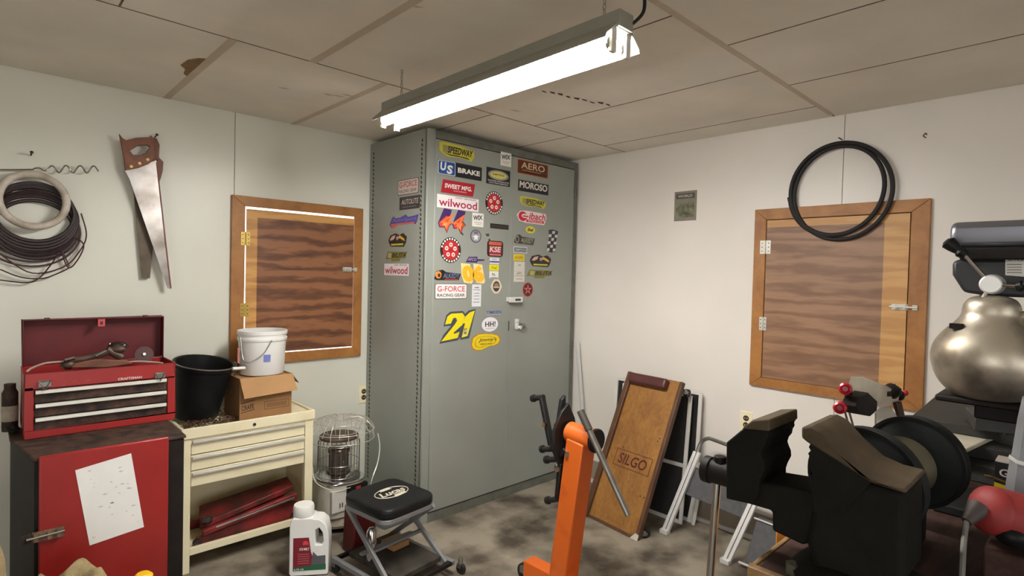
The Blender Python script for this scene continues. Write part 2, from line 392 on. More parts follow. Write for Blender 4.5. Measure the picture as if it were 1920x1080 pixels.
bolt((WX - .022, .675, 1.372), U, Z, -X, w2, m_alustrip, .1)

# ------------------------------------------------------------------ outlets
def outlet(P, u, n, label):
    t = thing('power_outlet', P - Z * .058, label, 'outlet')
    MB().obox(P + n * .003, u * .036, Z * .058, n * .003, m_cream).build('cover_plate', t, .002)
    for d in (-.02, .02):
        q = MB(); q.lathe([(0, .0), (.0165, 0), (.0165, .002), (0, .002)], P + Z * d + n * .006, m_rust, n, 20); q.obox(P + Z * d + n * .0085 - u * .006, u * .0012, Z * .004, n * .0004, m_cream); q.obox(P + Z * d + n * .0085 + u * .006, u * .0012, Z * .004, n * .0004, m_cream)
        q.build('socket', t, label='dark brown socket')
outlet(V((1.858, WY, .662)), X, -Y, 'cream wall outlet between the framed shutter and the tall grey cabinet')
outlet(V((WX, 1.405, .662)), -Y, -X, 'cream wall outlet low on the right wall behind the vise jaw')

# ================================================================== CEILING LAMP
xc, ly0, ly1 = 1.315, .955, 2.205
t = thing('shop_light', (xc, (ly0 + ly1) / 2, 2.12), 'lit twin tube fluorescent shop light hanging by short chains from the ceiling', 'ceiling light')
m_lampw = mat('lamp_enamel', (150, 150, 138), .4, .1, .05, 8)
mb = MB(); mb.prism([(xc - .033, ly0 - .01, 2.178), (xc - .033, ly0 - .01, 2.225), (xc + .033, ly0 - .01, 2.225), (xc + .033, ly0 - .01, 2.178)], (0, ly1 - ly0 + .02, 0), m_lampw)
mb.build('housing', t, .002)
mb = MB()
sec = [(-.033, 2.190), (-.078, 2.148), (-.083, 2.1345), (-.081, 2.1345), (-.0765, 2.146), (-.032, 2.187)]
for s in (-1, 1): mb.prism([(xc + s * a, ly0 - .0, z) for a, z in sec], (0, ly1 - ly0, 0), m_lampw)
mb.box(xc - .034, xc + .034, ly0, ly1, 2.176, 2.180, m_lampw)
mb.build('reflector', t)
for s in (-1, 1):
    mb = MB(); x = xc + s * .034
    mb.cyl((x, ly0 + .025, 2.136), (x, ly1 - .025, 2.136), .019, m_tube, 16); mb.build('tube', t, label='glowing tube')
    for y, d in ((ly0 + .005, 1), (ly1 - .005, -1)):
        mb = MB(); mb.box(x - .011, x + .011, y, y + d * .014, 2.108, 2.178, m_wenam); mb.cyl((x, y + d * .01, 2.136), (x, y + d * .03, 2.136), .0185, m_steel, 14); mb.build('lamp_holder', t, .002)
def chain(x, y, z0, z1, parent):
    mb = MB(); n = int((z1 - z0) / .014); 
    for i in range(n):
        c = V((x, y, z0 + (i + .5) * (z1 - z0) / n)); u = X if i % 2 else Y
        mb.tube(arc(c, u * .55, Z, .0085, 0, 2 * math.pi, 10)[:-1], .0014, m_steel, 5, closed=True)
    mb.build('chain', parent)
chain(xc, ly1 - .1, 2.226, 2.35, t); chain(xc, ly0 + .07, 2.226, 2.35, t)
mb = MB(); mb.tube(smooth([(xc + .03, ly0 - .005, 2.2), (xc + .05, ly0 - .03, 2.235), (xc + .045, ly0 - .035, 2.29), (xc + .05, ly0 - .03, 2.352)]), .005, m_black, 8); mb.build('power_cord', t, label='black cord')

# ================================================================== LEFT WALL HANGINGS
def W(x, y, d=0.): return onY(x, y, WY - d)
# nails
for x, y, lab in [(58, 291, 'bent nail holding the cable coils on the left wall'), (290, 258, 'nail holding the two handsaws')]:
    p = W(x, y); q = MB(); q.cyl(p, p - Y * .05 + Z * .006, .003, m_rust, 8); q.cyl(p - Y * .05 + Z * .006, p - Y * .052 + Z * .007, .007, m_rust, 10); tag(q.build('nail'), lab, 'nail')
# straight steel wire with a twisted end
p0, p1 = W(-40, 318, .04), W(62, 318, .04)
pts = [p0, p1]; a, b = W(62, 316, .04), W(184, 318, .04)
n = 60
for i in range(1, n + 1):
    s_ = i / n; c = a.lerp(b, s_); amp = .017 * min(1, s_ * 3)
    ph = s_ * 2 * math.pi * 4.6; pts.append(c + Z * math.sin(ph) * amp + Y * math.cos(ph) * amp * .6)
q = MB(); q.tube(pts, .0032, m_steel, 6); tag(q.build('twisted_wire'), 'thin steel wire with a corkscrew end hung on the left wall', 'wire')
# white hose ring
def coil(cx, cy, r, m, rr, turns, jit, depth, ex=1., seg=8):
    c = W(cx, cy, depth); pts = []
    n = 40 * turns; ph = random.random() * 6
    for i in range(n):
        a = 2 * math.pi * i / 40
        R_ = r * (1 + jit * math.sin(a * .37 + ph)); pts.append(c + X * math.cos(a) * R_ + Z * math.sin(a) * R_ * ex - Y * (rr * 1.2 * math.sin(a * .31 + ph)))
    return pts
q = MB(); pts = arc(W(63, 376, .065), X, Z, .116, 0, 2 * math.pi, 48)[:-1]; q.tube(pts, .0155, mat('dusty_white_hose', (206, 198, 184), .6, 0, .1, 18, col2=(160, 148, 132)), 12, closed=True)
tag(q.build('white_hose'), 'dusty white hose ring hung in front of the dark cable coil', 'hose')
m_cable = mat('dark_cable', (46, 32, 32), .5, 0, .3, 30)
m_wire = mat('maroon_wire', (66, 34, 36), .5, 0, .3, 30)
for j, (cx, cy, r, m, rr, tn, jt, dp, ex, lab) in enumerate([
        (66, 398, .150, m_cable, .0085, 9, .07, .035, .93, 'thick coil of dark brown cable behind the white hose ring'),
        (58, 412, .176, m_wire, .004, 4, .06, .025, .90, 'loose thin maroon wire loops round the outside of the dark coil')]):
    q = MB()
    for k in range(tn):
        c = W(cx, cy + k * (4.0 if j == 0 else 7), dp - .002 * k); R_ = r + (k % 4) * .004 - .01
        q.tube(arc(c, X, Z * ex, R_, k, k + 2 * math.pi, 44)[:-1], rr, m, 7, closed=True)
    if j == 1:
        for pts in ([(5, 480), (60, 512), (120, 500), (150, 470), (162, 440), (152, 400)], [(0, 525), (50, 530), (75, 520), (100, 490), (112, 470), (120, 478), (130, 500)], [(115, 470), (128, 502), (145, 488), (157, 460), (140, 446), (122, 452)], [(0, 505), (40, 520), (80, 522), (110, 512), (135, 500)]):
            q.tube(smooth([W(a, b, .03) for a, b in pts]), rr * .8, m, 6)
    tag(q.build('cable_coil' if j == 0 else 'wire_coil'), lab, 'coil')
# saws
def S(x, y, d): return W(x / 2.842, 220 + y / 2.842, d)
m_sawh = wood('saw_handle_wood', (140, 84, 54), (92, 52, 34), (3, 3, 3), 5, 1)
m_blade = mat('saw_steel', (176, 172, 168), .32, .85, .2, 6, .02, col2=(120, 112, 104)); m_bladeD = mat('saw_rusty', (92, 82, 68), .55, .5, .3, 14); m_edge = mat('saw_red_edge', (120, 50, 44), .5)
def saw(hand, hole, blade, teeth, d, mh, mbl, label):
    t = thing('handsaw', S(*blade[3], d), label, 'handsaw')
    MB().prism_hole([S(x, y, d) for x, y in hand], [S(x, y, d) for x, y in hole], (0, -.02, 0), mh).build('handle', t, .002)
    q = MB(); a, b = teeth; n = 46; edge = []
    for i in range(n + 1):
        p = V(a).lerp(V(b), i / n); edge.append((p.x, p.y))
        if i < n: p2 = V(a).lerp(V(b), (i + .5) / n); edge.append((p2.x + 4, p2.y))
    bl = [x for x in blade if x not in (a, b)]
    q.prism([S(x, y, d + .008) for x, y in bl[:1] + edge + bl[1:]], (0, -.0015, 0), mbl)
    q.build('blade', t)
    if d > .04: MB().beam(S(835, 240, d + .011), S(911, 910, d + .011), .004, .006, m_edge, (0, 1, 0)).build('worn_edge', t, label='dark red worn blade edge')
    for x, y in ((700, 262), (745, 245), (788, 225)):
        if d > .04: MB().cyl(S(x, y, d + .02), S(x, y, d + .022), .007, m_brass, 12).build('rivet', t)
    return t
ta, tb = (832, 230), (912, 915)
saw([(632, 90), (648, 112), (668, 126), (720, 112), (795, 108), (800, 98), (812, 112), (822, 160), (822, 215), (790, 250), (735, 272), (665, 285), (655, 205), (642, 140)],
    [(688, 180), (705, 202), (740, 206), (775, 192), (796, 160), (780, 150), (735, 152)], [(665, 283), ta, tb, (893, 912), (690, 330)], (ta, tb), .045, m_sawh, m_blade,
    'front handsaw with brown wooden handle and bright worn blade on the left wall')
ta2, tb2 = (850, 330), (797, 858)
saw([(800, 110), (830, 115), (846, 150), (842, 215), (866, 240), (862, 290), (850, 335), (760, 330), (720, 250), (800, 240), (822, 180), (812, 130)], [(835, 225), (832, 250), (820, 250), (822, 230)], [(700, 330), ta2, tb2, (755, 860), (712, 400)], (ta2, tb2), .012, m_sawh, m_bladeD,
    'dull rusty handsaw hung behind the bright bladed one')

# ================================================================== RIGHT WALL HANGINGS
def Rw(x, y, d=0.): return onX(x, y, WX - d)
q = MB()
c = V((WX - .032, .962, 1.953))
pts = []
for i in range(141):
    a = math.pi * 1.45 + 2 * math.pi * i / 62; R_ = .225 - .012 * math.sin(a * .5) ; pts.append(c + V((.008 * math.sin(i * .1), R_ * math.cos(a) * 1.0 + .012 * math.cos(i / 22), R_ * 1.04 * math.sin(a) + .006 * math.sin(i / 13.))))
q.tube(pts, .0105, m_rubber, 10); q.cyl(pts[-1], pts[-1] + (pts[-1] - pts[-2]).normalized() * .02, .012, m_rubber, 10)
tag(q.build('hose_coil'), 'black rubber hose wound in a double ring hung above the right shutter', 'hose')
t = thing('photo_card', (WX, 1.84, 1.85), 'small grey picture card taped to the right wall', 'picture')
MB().box(WX - .004, WX, 1.763, 1.915, 1.85, 2.037, mat('card_grey', (132, 126, 112), .6)).build('card', t)
q = MB(); q.box(WX - .0048, WX - .004, 1.778, 1.90, 1.872, 1.965, mat('card_picture', (120, 116, 90), .6, 0, .4, 30, col2=(74, 80, 62))); q.box(WX - .0048, WX - .004, 1.775, 1.903, 1.99, 2.022, flat((78, 72, 66)))
q.text('WORLD', (WX - .0052, 1.84, 2.006), -Y, Z, V((0, 0, 0)), .1, .016, flat((190, 184, 170)), .02); q.build('print', t)
p = Rw(1738, 252); q = MB(); q.tube([p, p - X * .03, p - X * .035 - Z * .012 + Y * .008, p - X * .02 - Z * .02], .0025, m_rust, 6); tag(q.build('wall_hook'), 'tiny rusty hook high on the right wall', 'hook')
p = Rw(1579, 262); q = MB(); q.cyl(p, p - X * .055, .003, m_rust, 6); tag(q.build('nail'), 'nail through the top of the black hose ring', 'nail')

# ================================================================== TALL GREY CABINET
CX0, CX1, CY, CH = 1.875, 3.215, 2.705, 2.318
t = thing('storage_cabinet', ((CX0 + CX1) / 2, (CY + WY) / 2, 0), 'tall grey green steel two door cabinet covered with racing stickers in the corner', 'cabinet')
mb = MB(); mb.box(CX0 + .003, CX1 - .003, CY + .03, WY - .006, .0, CH - .002, m_green); mb.build('carcass', t)
mb = MB(); mb.box(CX0, CX0 + .003, CY + .02, WY - .006, .03, CH, m_green)
# rows of slots punched along both edges
def slots(y, z0, z1):
    z = z0
    while z < z1:
        mb.obox((CX0 - .0006, y + random.uniform(-.002, .002), z), (.0006, 0, 0), (0, .0055, 0), (0, .0025, .0085), m_dot); z += .027
slots(CY + .062, .12, CH - .04); slots(WY - .05, .12, CH - .04)
mb.build('side_panel', t)
mb = MB(); mb.box(CX0, CX0 + .05, CY + .004, CY + .03, .0, CH, m_green); mb.box(CX1 - .04, CX1, CY + .004, CY + .03, 0, CH, m_greenD); mb.box(CX0 + .05, CX1 - .04, CY + .004, CY + .03, CH - .05, CH, m_greenD); mb.box(CX0 + .05, CX1 - .04, CY + .004, CY + .03, .0, .055, m_greenD)
mb.build('front_frame', t, .004)
XG = 2.552
mb = MB(); mb.box(CX0 + .052, XG - .002, CY - .002, CY + .014, .062, CH - .055, m_green); mb.build('door', t, .004)
mb = MB(); mb.box(XG + .002, CX1 - .045, CY - .002, CY + .014, .062, CH - .055, m_green); mb.build('door', t, .004)
mb = MB(); mb.box(XG - .012, XG + .008, CY - .0045, CY - .002, .065, CH - .06, m_green); mb.build('door_strip', t, .001)
mb = MB(); mb.box(2.515, 2.53, CY - .03, CY - .002, 1.305, 1.335, m_alu); mb.box(2.515, 2.63, CY - .042, CY - .026, 1.300, 1.336, m_alu); mb.box(2.56, 2.61, CY - .044, CY - .041, 1.311, 1.324, m_dot); mb.box(2.612, 2.628, CY - .03, CY - .002, 1.305, 1.33, m_alu)
mb.build('handle', t, .005, label='cast silver latch handle')
mb = MB(); mb.box(2.595, 2.62, CY - .022, CY - .002, 1.165, 1.188, m_alu); mb.cyl((2.632, CY - .002, 1.13), (2.632, CY - .03, 1.13), .013, m_alu, 14); mb.box(2.64, 2.67, CY - .035, CY - .012, 1.135, 1.155, m_steel); mb.box(2.598, 2.625, CY - .016, CY - .002, 1.118, 1.165, m_alu)
mb.build('lock', t, .003, label='silver door lock')
mb = MB(); mb.box(2.538, 2.545, CY - .006, CY - .0045, 1.11, 1.175, m_dot); mb.build('slot', t)
for z in (2.1, 1.2, .3):
    mb = MB(); mb.cyl((CX1 - .035, CY - .004, z - .04), (CX1 - .035, CY - .004, z + .04), .006, m_greenD, 10); mb.build('hinge', t)
CAB = t
# stickers -----------------------------------------------------------
BLK, WHT, RED, YEL, CRM = (28, 27, 30), (232, 230, 224), (170, 30, 48), (238, 222, 20), (226, 214, 170)
class Sticker:
    def __init__(s, c, wd, ht, face='front'):
        s.w, s.h, s.n, s.mb = wd, ht, 0, MB()
        if face == 'front': s.c = V((c[0], CY - .0025, c[1])); s.u = X; s.N = -Y
        else: s.c = V((CX0 - .0006, c[0], c[1])); s.u = -Y; s.N = -X
        s.lvl = 0
    def P(s, a, b): return s.c + s.u * (a * s.w) + Z * (b * s.h) + s.N * (s.lvl * .0005 + .0004)
    def poly(s, pts, col):
        s.lvl += 1; m = flat(col)
        if s.lvl == 1: s.mb.prism([s.P(a, b) - s.N * .0007 for a, b in pts], s.N * .0007, m)
        else: s.mb.poly([s.P(a, b) for a, b in pts], m)
        return s
    def rect(s, col, a=0, b=0, w=1, h=1, r=0, sh=0):
        asp = s.w / s.h
        if r == 0: pts = [(a - w / 2, b - h / 2), (a + w / 2, b - h / 2), (a + w / 2, b + h / 2), (a - w / 2, b + h / 2)]
        else:
            pts = []; rx, ry = r / asp, r
            for cx, cy, t0 in ((a + w / 2 - rx, b - h / 2 + ry, -90), (a + w / 2 - rx, b + h / 2 - ry, 0), (a - w / 2 + rx, b + h / 2 - ry, 90), (a - w / 2 + rx, b - h / 2 + ry, 180)):
                for k in range(5): th = math.radians(t0 + k * 22.5); pts.append((cx + rx * math.cos(th), cy + ry * math.sin(th)))
        return s.poly([(x + sh * y, y) for x, y in pts], col)
    def ell(s, col, a=0, b=0, w=1, h=1, n=28): return s.poly([(a + w / 2 * math.cos(2 * math.pi * k / n), b + h / 2 * math.sin(2 * math.pi * k / n)) for k in range(n)], col)
    def star(s, col, a, b, w, h, k=5, inner=.42, rot=90):
        return s.poly([(a + w / 2 * (1 if i % 2 == 0 else inner) * math.cos(math.radians(rot + i * 180 / k)), b + h / 2 * (1 if i % 2 == 0 else inner) * math.sin(math.radians(rot + i * 180 / k))) for i in range(2 * k)], col)
    def text(s, t_, col, a=0, b=0, w=.8, h=.5, bold=.02, shear=0., rot=0.):
        s.lvl += 1; u = s.u * math.cos(rot) + Z * math.sin(rot); v = Z * math.cos(rot) - s.u * math.sin(rot)
        s.mb.text(t_, s.P(a, b), u, v, V((0, 0, 0)), w * s.w, h * s.h, flat(col), bold, shear); return s
    def done(s, label): return s.mb.build('sticker', CAB, label=label, fix=False)
def speedway(c, wd, ht, label):
    k = Sticker(c, wd, ht); k.poly([(-.5, .42), (-.42, .5), (.1, .46), (.3, .36), (.48, .3), (.5, -.1), (.42, -.5), (.1, -.38), (-.25, -.46), (-.42, -.3), (-.5, -.1)], (198, 190, 60))
    k.poly([(-.42, -.22), (-.2, -.36), (.1, -.34), (.38, -.42), (.3, -.3), (0, -.26), (-.2, -.28)], (60, 54, 40)); k.rect((150, 148, 96), -.31, .05, .2, .5)
    k.text('SPEEDWAY', (34, 28, 40), .09, .04, .72, .5, .03, .15).done(label)
speedway((2.084, 2.212), .266, .085, 'yellow SPEEDWAY sticker at the top of the left door')
speedway((2.744, 1.978), .254, .067, 'yellow SPEEDWAY sticker on the right door')
for c, wd, ht, lab in (((2.482, 2.230), .094, .088, 'white square sticker at the top of the left door'), ((2.257, 1.818), .092, .085, 'white square sticker beside the flaming number')):
    Sticker(c, wd, ht).rect(WHT).text('WIX', BLK, 0, .16, .82, .34, .03, .1, .1).rect((196, 190, 170), 0, -.2, .7, .06).rect((206, 196, 150), 0, -.33, .5, .05).done(lab)
k = Sticker((2.112, 2.104), .335, .085).rect(BLK, r=.06).rect((226, 228, 230), -.31, 0, .38, .96, .1).rect((34, 82, 150), -.31, 0, .36, .88, .1)
k.text('U', WHT, -.39, .08, .13, .6, .04, .1).text('S', WHT, -.25, -.08, .13, .62, .04, .1).text('BRAKE', WHT, .19, 0, .52, .36, .04).done('black sticker with blue square')
k = Sticker((2.420, 2.107), .205, .104).rect(BLK).ell((150, 148, 142), 0, .1, .86, .6).ell((214, 206, 110), 0, .1, .68, .42).text('EMPIRE', (120, 112, 60), 0, .13, .5, .12, .02)
k.text('RACING PRODUCTS', WHT, 0, -.28, .88, .09, .01).text('800-555-0100' if False else 'HIGH PERFORMANCE', WHT, 0, -.41, .8, .08, .01).done('black sticker with a pale yellow oval')
Sticker((2.098, 1.996), .245, .078).rect((172, 28, 44), sh=.06).text('SWEET MFG.', WHT, .0, .06, .84, .34, .03, .1).text('RACK & PINION', (230, 190, 190), .05, -.26, .4, .1, .01).done('slanted red sticker')
def wil(c, wd, ht, lab, face='front'): Sticker(c, wd, ht, face).rect((236, 226, 226)).text('wilwood', (164, 30, 70), 0, -.06, .92, .62, .015).text('DISC BRAKES', (120, 100, 110), .18, .39, .5, .12, .01).done(lab)
wil((2.101, 1.906), .317, .078, 'white sticker with crimson lettering on the left door')
wil((3.021, 1.496), .28, .073, 'lowest white and crimson sticker on the cabinet side', 'side')
def five(c, wd, ht, lab):
    k = Sticker(c, wd, ht).ell((46, 30, 32)).ell((186, 40, 40), 0, 0, .76, .76)
    for i in range(22):
        a = 2 * math.pi * i / 22
        if i % 11 not in (0, 1): k.rect(WHT, .435 * math.cos(a), .435 * math.sin(a), .07, .07); k.lvl -= 1
    for i in range(5):
        a = math.radians(90 + i * 72)
        k.ell(WHT, .21 * math.cos(a), .21 * math.sin(a), .17, .17, 10); k.star((186, 40, 40), .21 * math.cos(a), .21 * math.sin(a), .12, .12, 5); k.lvl -= 2
    k.lvl += 2; k.star((150, 20, 26), 0, 0, .14, .14).done(lab)
five((2.389, 1.937), .15, .150, 'round red sticker with a ring of white letters under the black oval one')
five((2.050, 1.620), .156, .155, 'round red sticker with a ring of white letters left of the grey emblem')
k = Sticker((2.060, 1.793), .224, .147)
for dx in (-.23, .24):
    k.poly([(dx - .06, .5), (dx + .2, .46), (dx + .1, .05), (dx + .22, -.1), (dx + .12, -.2), (dx + .05, -.5), (dx - .04, -.28), (dx - .2, -.3), (dx - .25, -.12)], (66, 36, 96)); k.lvl -= 1
k.lvl += 1
for dx in (-.23, .24):
    k.poly([(dx + .02, .2), (dx + .15, .14), (dx + .08, .0), (dx + .2, -.1), (dx + .1, -.2), (dx + .05, -.46), (dx - .03, -.25), (dx - .18, -.26), (dx - .22, -.1)], (206, 74, 40)); k.lvl -= 1
k.lvl += 1
for dx in (-.23, .24):
    k.poly([(dx - .02, -.04), (dx + .1, -.06), (dx + .03, -.18), (dx + .03, -.36), (dx - .03, -.2), (dx - .12, -.18)], (240, 160, 110)); k.lvl -= 1
k.lvl += 1; k.text('44', (236, 120, 60), 0, .0, .8, .62, -.005, .4).done('purple to orange flaming number 44')
Sticker((2.440, 1.791), .16, .031).rect(BLK).text('PERFORMANCE', (90, 66, 52), 0, 0, .86, .4, .01).done('thin black strip sticker')
k = Sticker((2.243, 1.716), .088, .083).ell((84, 82, 92)).ell((150, 150, 156), 0, 0, .84, .84).star((226, 226, 228), 0, -.08, .62, .62).ell((110, 100, 116), 0, .25, .4, .25, 12).done('small round grey emblem')
Sticker((2.13, 1.728), .035, .03).poly([(-.5, .5), (-.1, .4), (.5, -.3), (.2, -.5)], (70, 72, 66)).done('small dark scrap of a sticker')
Sticker((2.345, 1.715), .05, .05).poly([(-.5, .4), (.1, .5), (.2, .2), (-.2, .1)], (70, 72, 66)).rect((60, 62, 60), .2, -.3, .3, .25).done('small dark scrap of a sticker')
k = Sticker((2.407, 1.646), .138, .102).rect((52, 28, 30), r=.2).rect((196, 96, 70), 0, .33, .8, .22, .08).rect((150, 44, 50), 0, -.06, .78, .46, .05).text('KSE', (226, 190, 190), 0, -.04, .7, .36, .03, .1).rect((206, 110, 110), 0, -.38, .7, .1).done('rounded square red and black sticker')
k = Sticker((2.245, 1.570), .155, .038).poly([(-.5, -.5), (-.36, .42), (.1, .5), (.1, .1), (.5, .1), (.45, -.1), (.12, -.2), (.08, -.5)], (62, 42, 92)).text('AFCO', (170, 160, 190), -.18, .02, .45, .5, .02, .2).done('purple wordmark sticker')
Sticker((2.403, 1.567), .08, .041).rect((216, 216, 222)).rect((48, 56, 130), 0, -.12, 1, .2).text('FOX', (120, 124, 140), 0, .25, .5, .24).done('small white and blue sticker')
Sticker((2.402, 1.524), .080, .038).rect((232, 222, 20)).text('Fuel', (150, 130, 20), 0, 0, .6, .5, .02, .2).done('small yellow sticker under the white and blue one')
Sticker((2.401, 1.479), .078, .046).rect((226, 224, 216)).text('RL', (90, 88, 84), 0, .05, .4, .35).rect((120, 116, 110), 0, -.42, .8, .1).done('small white sticker above the oval one')
def alx(c, wd, ht, lab, dark):
    k = Sticker(c, wd, ht)
    if dark: k.poly([(-.5, -.35), (-.42, .35), (-.2, .5), (-.06, .28), (.5, .16), (.42, -.42), (-.4, -.46)], (30, 30, 30)).ell((222, 140, 60), -.35, .02, .22, .66).ell((60, 40, 30), -.33, -.02, .1, .35)
    else: k.poly([(-.5, -.35), (-.42, .35), (-.25, .5), (-.12, .28), (.5, .2), (.42, -.5), (-.4, -.42)], (54, 52, 46)).ell((160, 154, 134), -.36, 0, .18, .7).ell((54, 52, 46), -.36, 0, .12, .5)
    k.text('ALKEDY', (120, 130, 170) if dark else (176, 170, 150), .13, -.04, .62, .42, .01, .15)
    k.rect((180, 60, 40) if dark else (120, 114, 96), .12, -.36, .5, .08).done(lab)
alx((2.033, 1.469), .198, .066, 'black sticker with an orange disc on the left door', True)
alx((2.671, 1.720), .197, .067, 'black sticker with pale outlined lettering on the right door', False)
k = Sticker((2.230, 1.483), .200, .125)
for dx in (-.24, .25):
    k.poly([(dx - .26, .5), (dx + .1, .46), (dx + .24, -.4), (dx + .18, -.5), (dx - .12, -.46), (dx - .22, -.1)], (240, 216, 150)); k.lvl -= 1
k.lvl += 1; k.text('06', (240, 184, 40), 0, 0, .88, .84, .07, -.12).done('yellow number 06')
k = Sticker((2.061, 1.373), .241, .092).rect((60, 60, 58), r=.12).rect((238, 234, 230), 0, 0, .97, .93, .1).text('G-FORCE', (200, 50, 84), 0, .16, .86, .36, .01).text('RACING GEAR', (50, 48, 48), 0, -.25, .86, .2, .012).done('white rounded sticker with pink lettering on the left door')
k = Sticker((2.905, 1.997), .225, .092, 'side').rect((80, 60, 56), r=.1).rect((206, 190, 180), 0, 0, .96, .92, .1).text('G-FORCE', (170, 60, 66), 0, .17, .84, .38, .01).text('RACING GEAR', (70, 62, 60), 0, -.26, .84, .2, .012).done('topmost white rounded sticker on the cabinet side')
k = Sticker((2.260, 1.346), .074, .138).rect((226, 228, 230))
for z, w_ in ((.36, .5), (.26, .8), (.1, .6), (-.02, .6), (-.16, .6), (-.3, .7)): k.rect((150, 152, 156), 0, z, w_, .035); k.lvl -= 1
k.lvl += 1; k.text('NGK', (90, 92, 98), 0, .36, .5, .06).done('tall white strip sticker with small print')
k = Sticker((2.424, 1.404), .098, .092).poly([(-.5, 0), (-.36, .3), (-.2, .5), (.2, .5), (.36, .3), (.5, 0), (.36, -.3), (.15, -.5), (-.15, -.5), (-.36, -.3)], (216, 206, 186)).ell((70, 54, 44), 0, 0, .6, .74).ell((150, 120, 90), 0, .08, .4, .3).rect((186, 176, 160), 0, -.06, .5, .1).done('pale bordered oval sticker with a brown centre')
k = Sticker((2.118, 1.162), .272, .2)
two = [(-.5, -.5), (-.46, -.42), (-.12, .12), (-.1, .22), (-.22, .2), (-.26, .06), (-.36, .07), (-.28, .34), (-.2, .4), (.13, .4), (.19, .3), (.13, .04), (-.09, -.26), (-.07, -.3), (.04, -.3), (-.02, -.5)]
one = [(.08, -.44), (.22, .1), (.14, .08), (.2, .26), (.3, .42), (.5, .5), (.31, -.41)]
def grow(p, cx, cy, f): return [(cx + (x - cx) * f[0], cy + (y - cy) * f[1]) for x, y in p]
two = [(-.46, -.44), (-.4, -.36), (-.09, .05), (-.03, .16), (-.06, .25), (-.14, .24), (-.2, .08), (-.36, .06), (-.3, .3), (-.2, .38), (.12, .39), (.19, .28), (.12, .02), (-.12, -.2), (-.1, -.24), (.05, -.18), (-.0, -.37)]
one = [(.11, -.37), (.2, .07), (.12, .06), (.2, .27), (.33, .4), (.48, .45), (.28, -.33)]
k.poly([(-.5, -.5), (-.4, -.25), (-.18, .03), (-.2, .02), (-.4, .01), (-.33, .34), (-.22, .44), (.13, .45), (.2, .36), (.3, .46), (.5, .5), (.5, .44), (.33, -.4), (.08, -.43), (.07, -.36), (.0, -.44)], (64, 72, 84))
k.poly(two, YEL); k.lvl -= 1; k.poly(one, YEL); k.poly([(.14, -.34), (.17, -.1), (.29, -.07), (.27, -.31)], (226, 220, 130)); k.text('RT', (110, 50, 40), .22, -.13, .09, .08, .03).text('SR', (60, 50, 60), .21, -.23, .09, .08, .03).done('large yellow number 21')
Sticker((2.407, 1.235), .147, .038).rect((146, 150, 152)).text('TIMKEN', (70, 92, 140), 0, .08, .9, .5, .02).rect((176, 178, 180), 0, -.38, .8, .1).done('grey blue wordmark sticker')
Sticker((2.377, 1.160), .146, .1).ell((150, 150, 158)).ell((236, 234, 238), 0, 0, .95, .93).text('HH!', BLK, .02, .02, .6, .34, .02).rect((190, 190, 194), 0, -.26, .5, .04).done('white oval sticker with black letters')
kid = [(-.5, -.1), (-.46, .25), (-.3, .44), (-.05, .46), (.2, .42), (.42, .3), (.5, .05), (.44, -.18), (.3, -.28), (.15, -.28), (.02, -.36), (-.15, -.48), (-.35, -.46), (-.47, -.3)]
k = Sticker((2.349, 1.052), .250, .115).poly(kid, (190, 120, 30)).poly([(x * .94, y * .93) for x, y in kid], (236, 208, 30)).poly([(x * .72 - .02, y * .66) for x, y in kid], (190, 156, 20)).poly([(x * .68 - .02, y * .6) for x, y in kid], (236, 208, 30)).text("Jimmy's", (50, 40, 20), .04, .08, .62, .24, .01, .3).text('SPEEDWAY TRACK', (110, 90, 20), .0, -.13, .4, .07).done('yellow kidney shaped track sticker')
k = Sticker((2.735, 2.205), .300, .096).rect((186, 120, 70), r=.08).rect((92, 42, 26), 0, 0, .96, .9, .08).text('AERO', (222, 200, 166), 0, .12, .76, .44, .01).rect((190, 120, 50), -.05, -.22, .6, .06).rect((40, 26, 22), .08, -.33, .7, .07).done('brown sticker with an orange border at the top of the right door')
k = Sticker((2.745, 2.080), .295, .074).rect(BLK).text('MOROSO', (214, 210, 200), 0, .1, .92, .62, .035, .05).done('black sticker with square white lettering')
k = Sticker((2.737, 1.875), .29, .084).poly([(-.5, .1), (-.4, .42), (-.2, .5), (.46, .44), (.5, .1), (.42, -.5), (-.2, -.48), (-.42, -.36)], (232, 214, 210)).ell((196, 34, 60), -.31, .02, .28, .76).ell((232, 214, 210), -.25, .06, .2, .34).rect((196, 34, 60), -.22, .04, .18, .1)
k.text('ibach', (196, 34, 60), .17, .12, .56, .56, .015, .2).rect((196, 34, 60), .1, -.3, .6, .2).text('SPRINGS', (232, 214, 210), .1, -.3, .5, .12, .01).done('red and white sticker with a big round initial')
Sticker((2.724, 1.791), .094, .049).ell((216, 206, 60), n=12).text('Bel', (50, 44, 40), 0, 0, .6, .44, .03, .2).done('small yellow oval sticker')
k = Sticker((2.947, 1.728), .12, .165); k.poly([(-.5, -.42), (-.3, .1), (-.34, .46), (.0, .5), (.5, .44), (.34, .05), (.3, -.46), (-.1, -.5)], (56, 52, 62))
for i in range(3):
    for j in range(6):
        if (i + j) % 2 == 0: cx = -.27 + i * .26 + (j - 2.5) * .035; cy = -.38 + j * .15; k.poly([(cx - .11, cy - .07), (cx + .12, cy - .05), (cx + .13, cy + .07), (cx - .1, cy + .05)], (206, 200, 196)); k.lvl -= 1
k.lvl += 1; k.done('waving chequered flag sticker')
Sticker((2.633, 1.650), .130, .046).rect((186, 188, 186)).rect((84, 92, 98), 0, 0, .86, .6).text('SIMPSON', (176, 180, 184), 0, 0, .76, .4, .02).done('small grey sticker with a white edge')
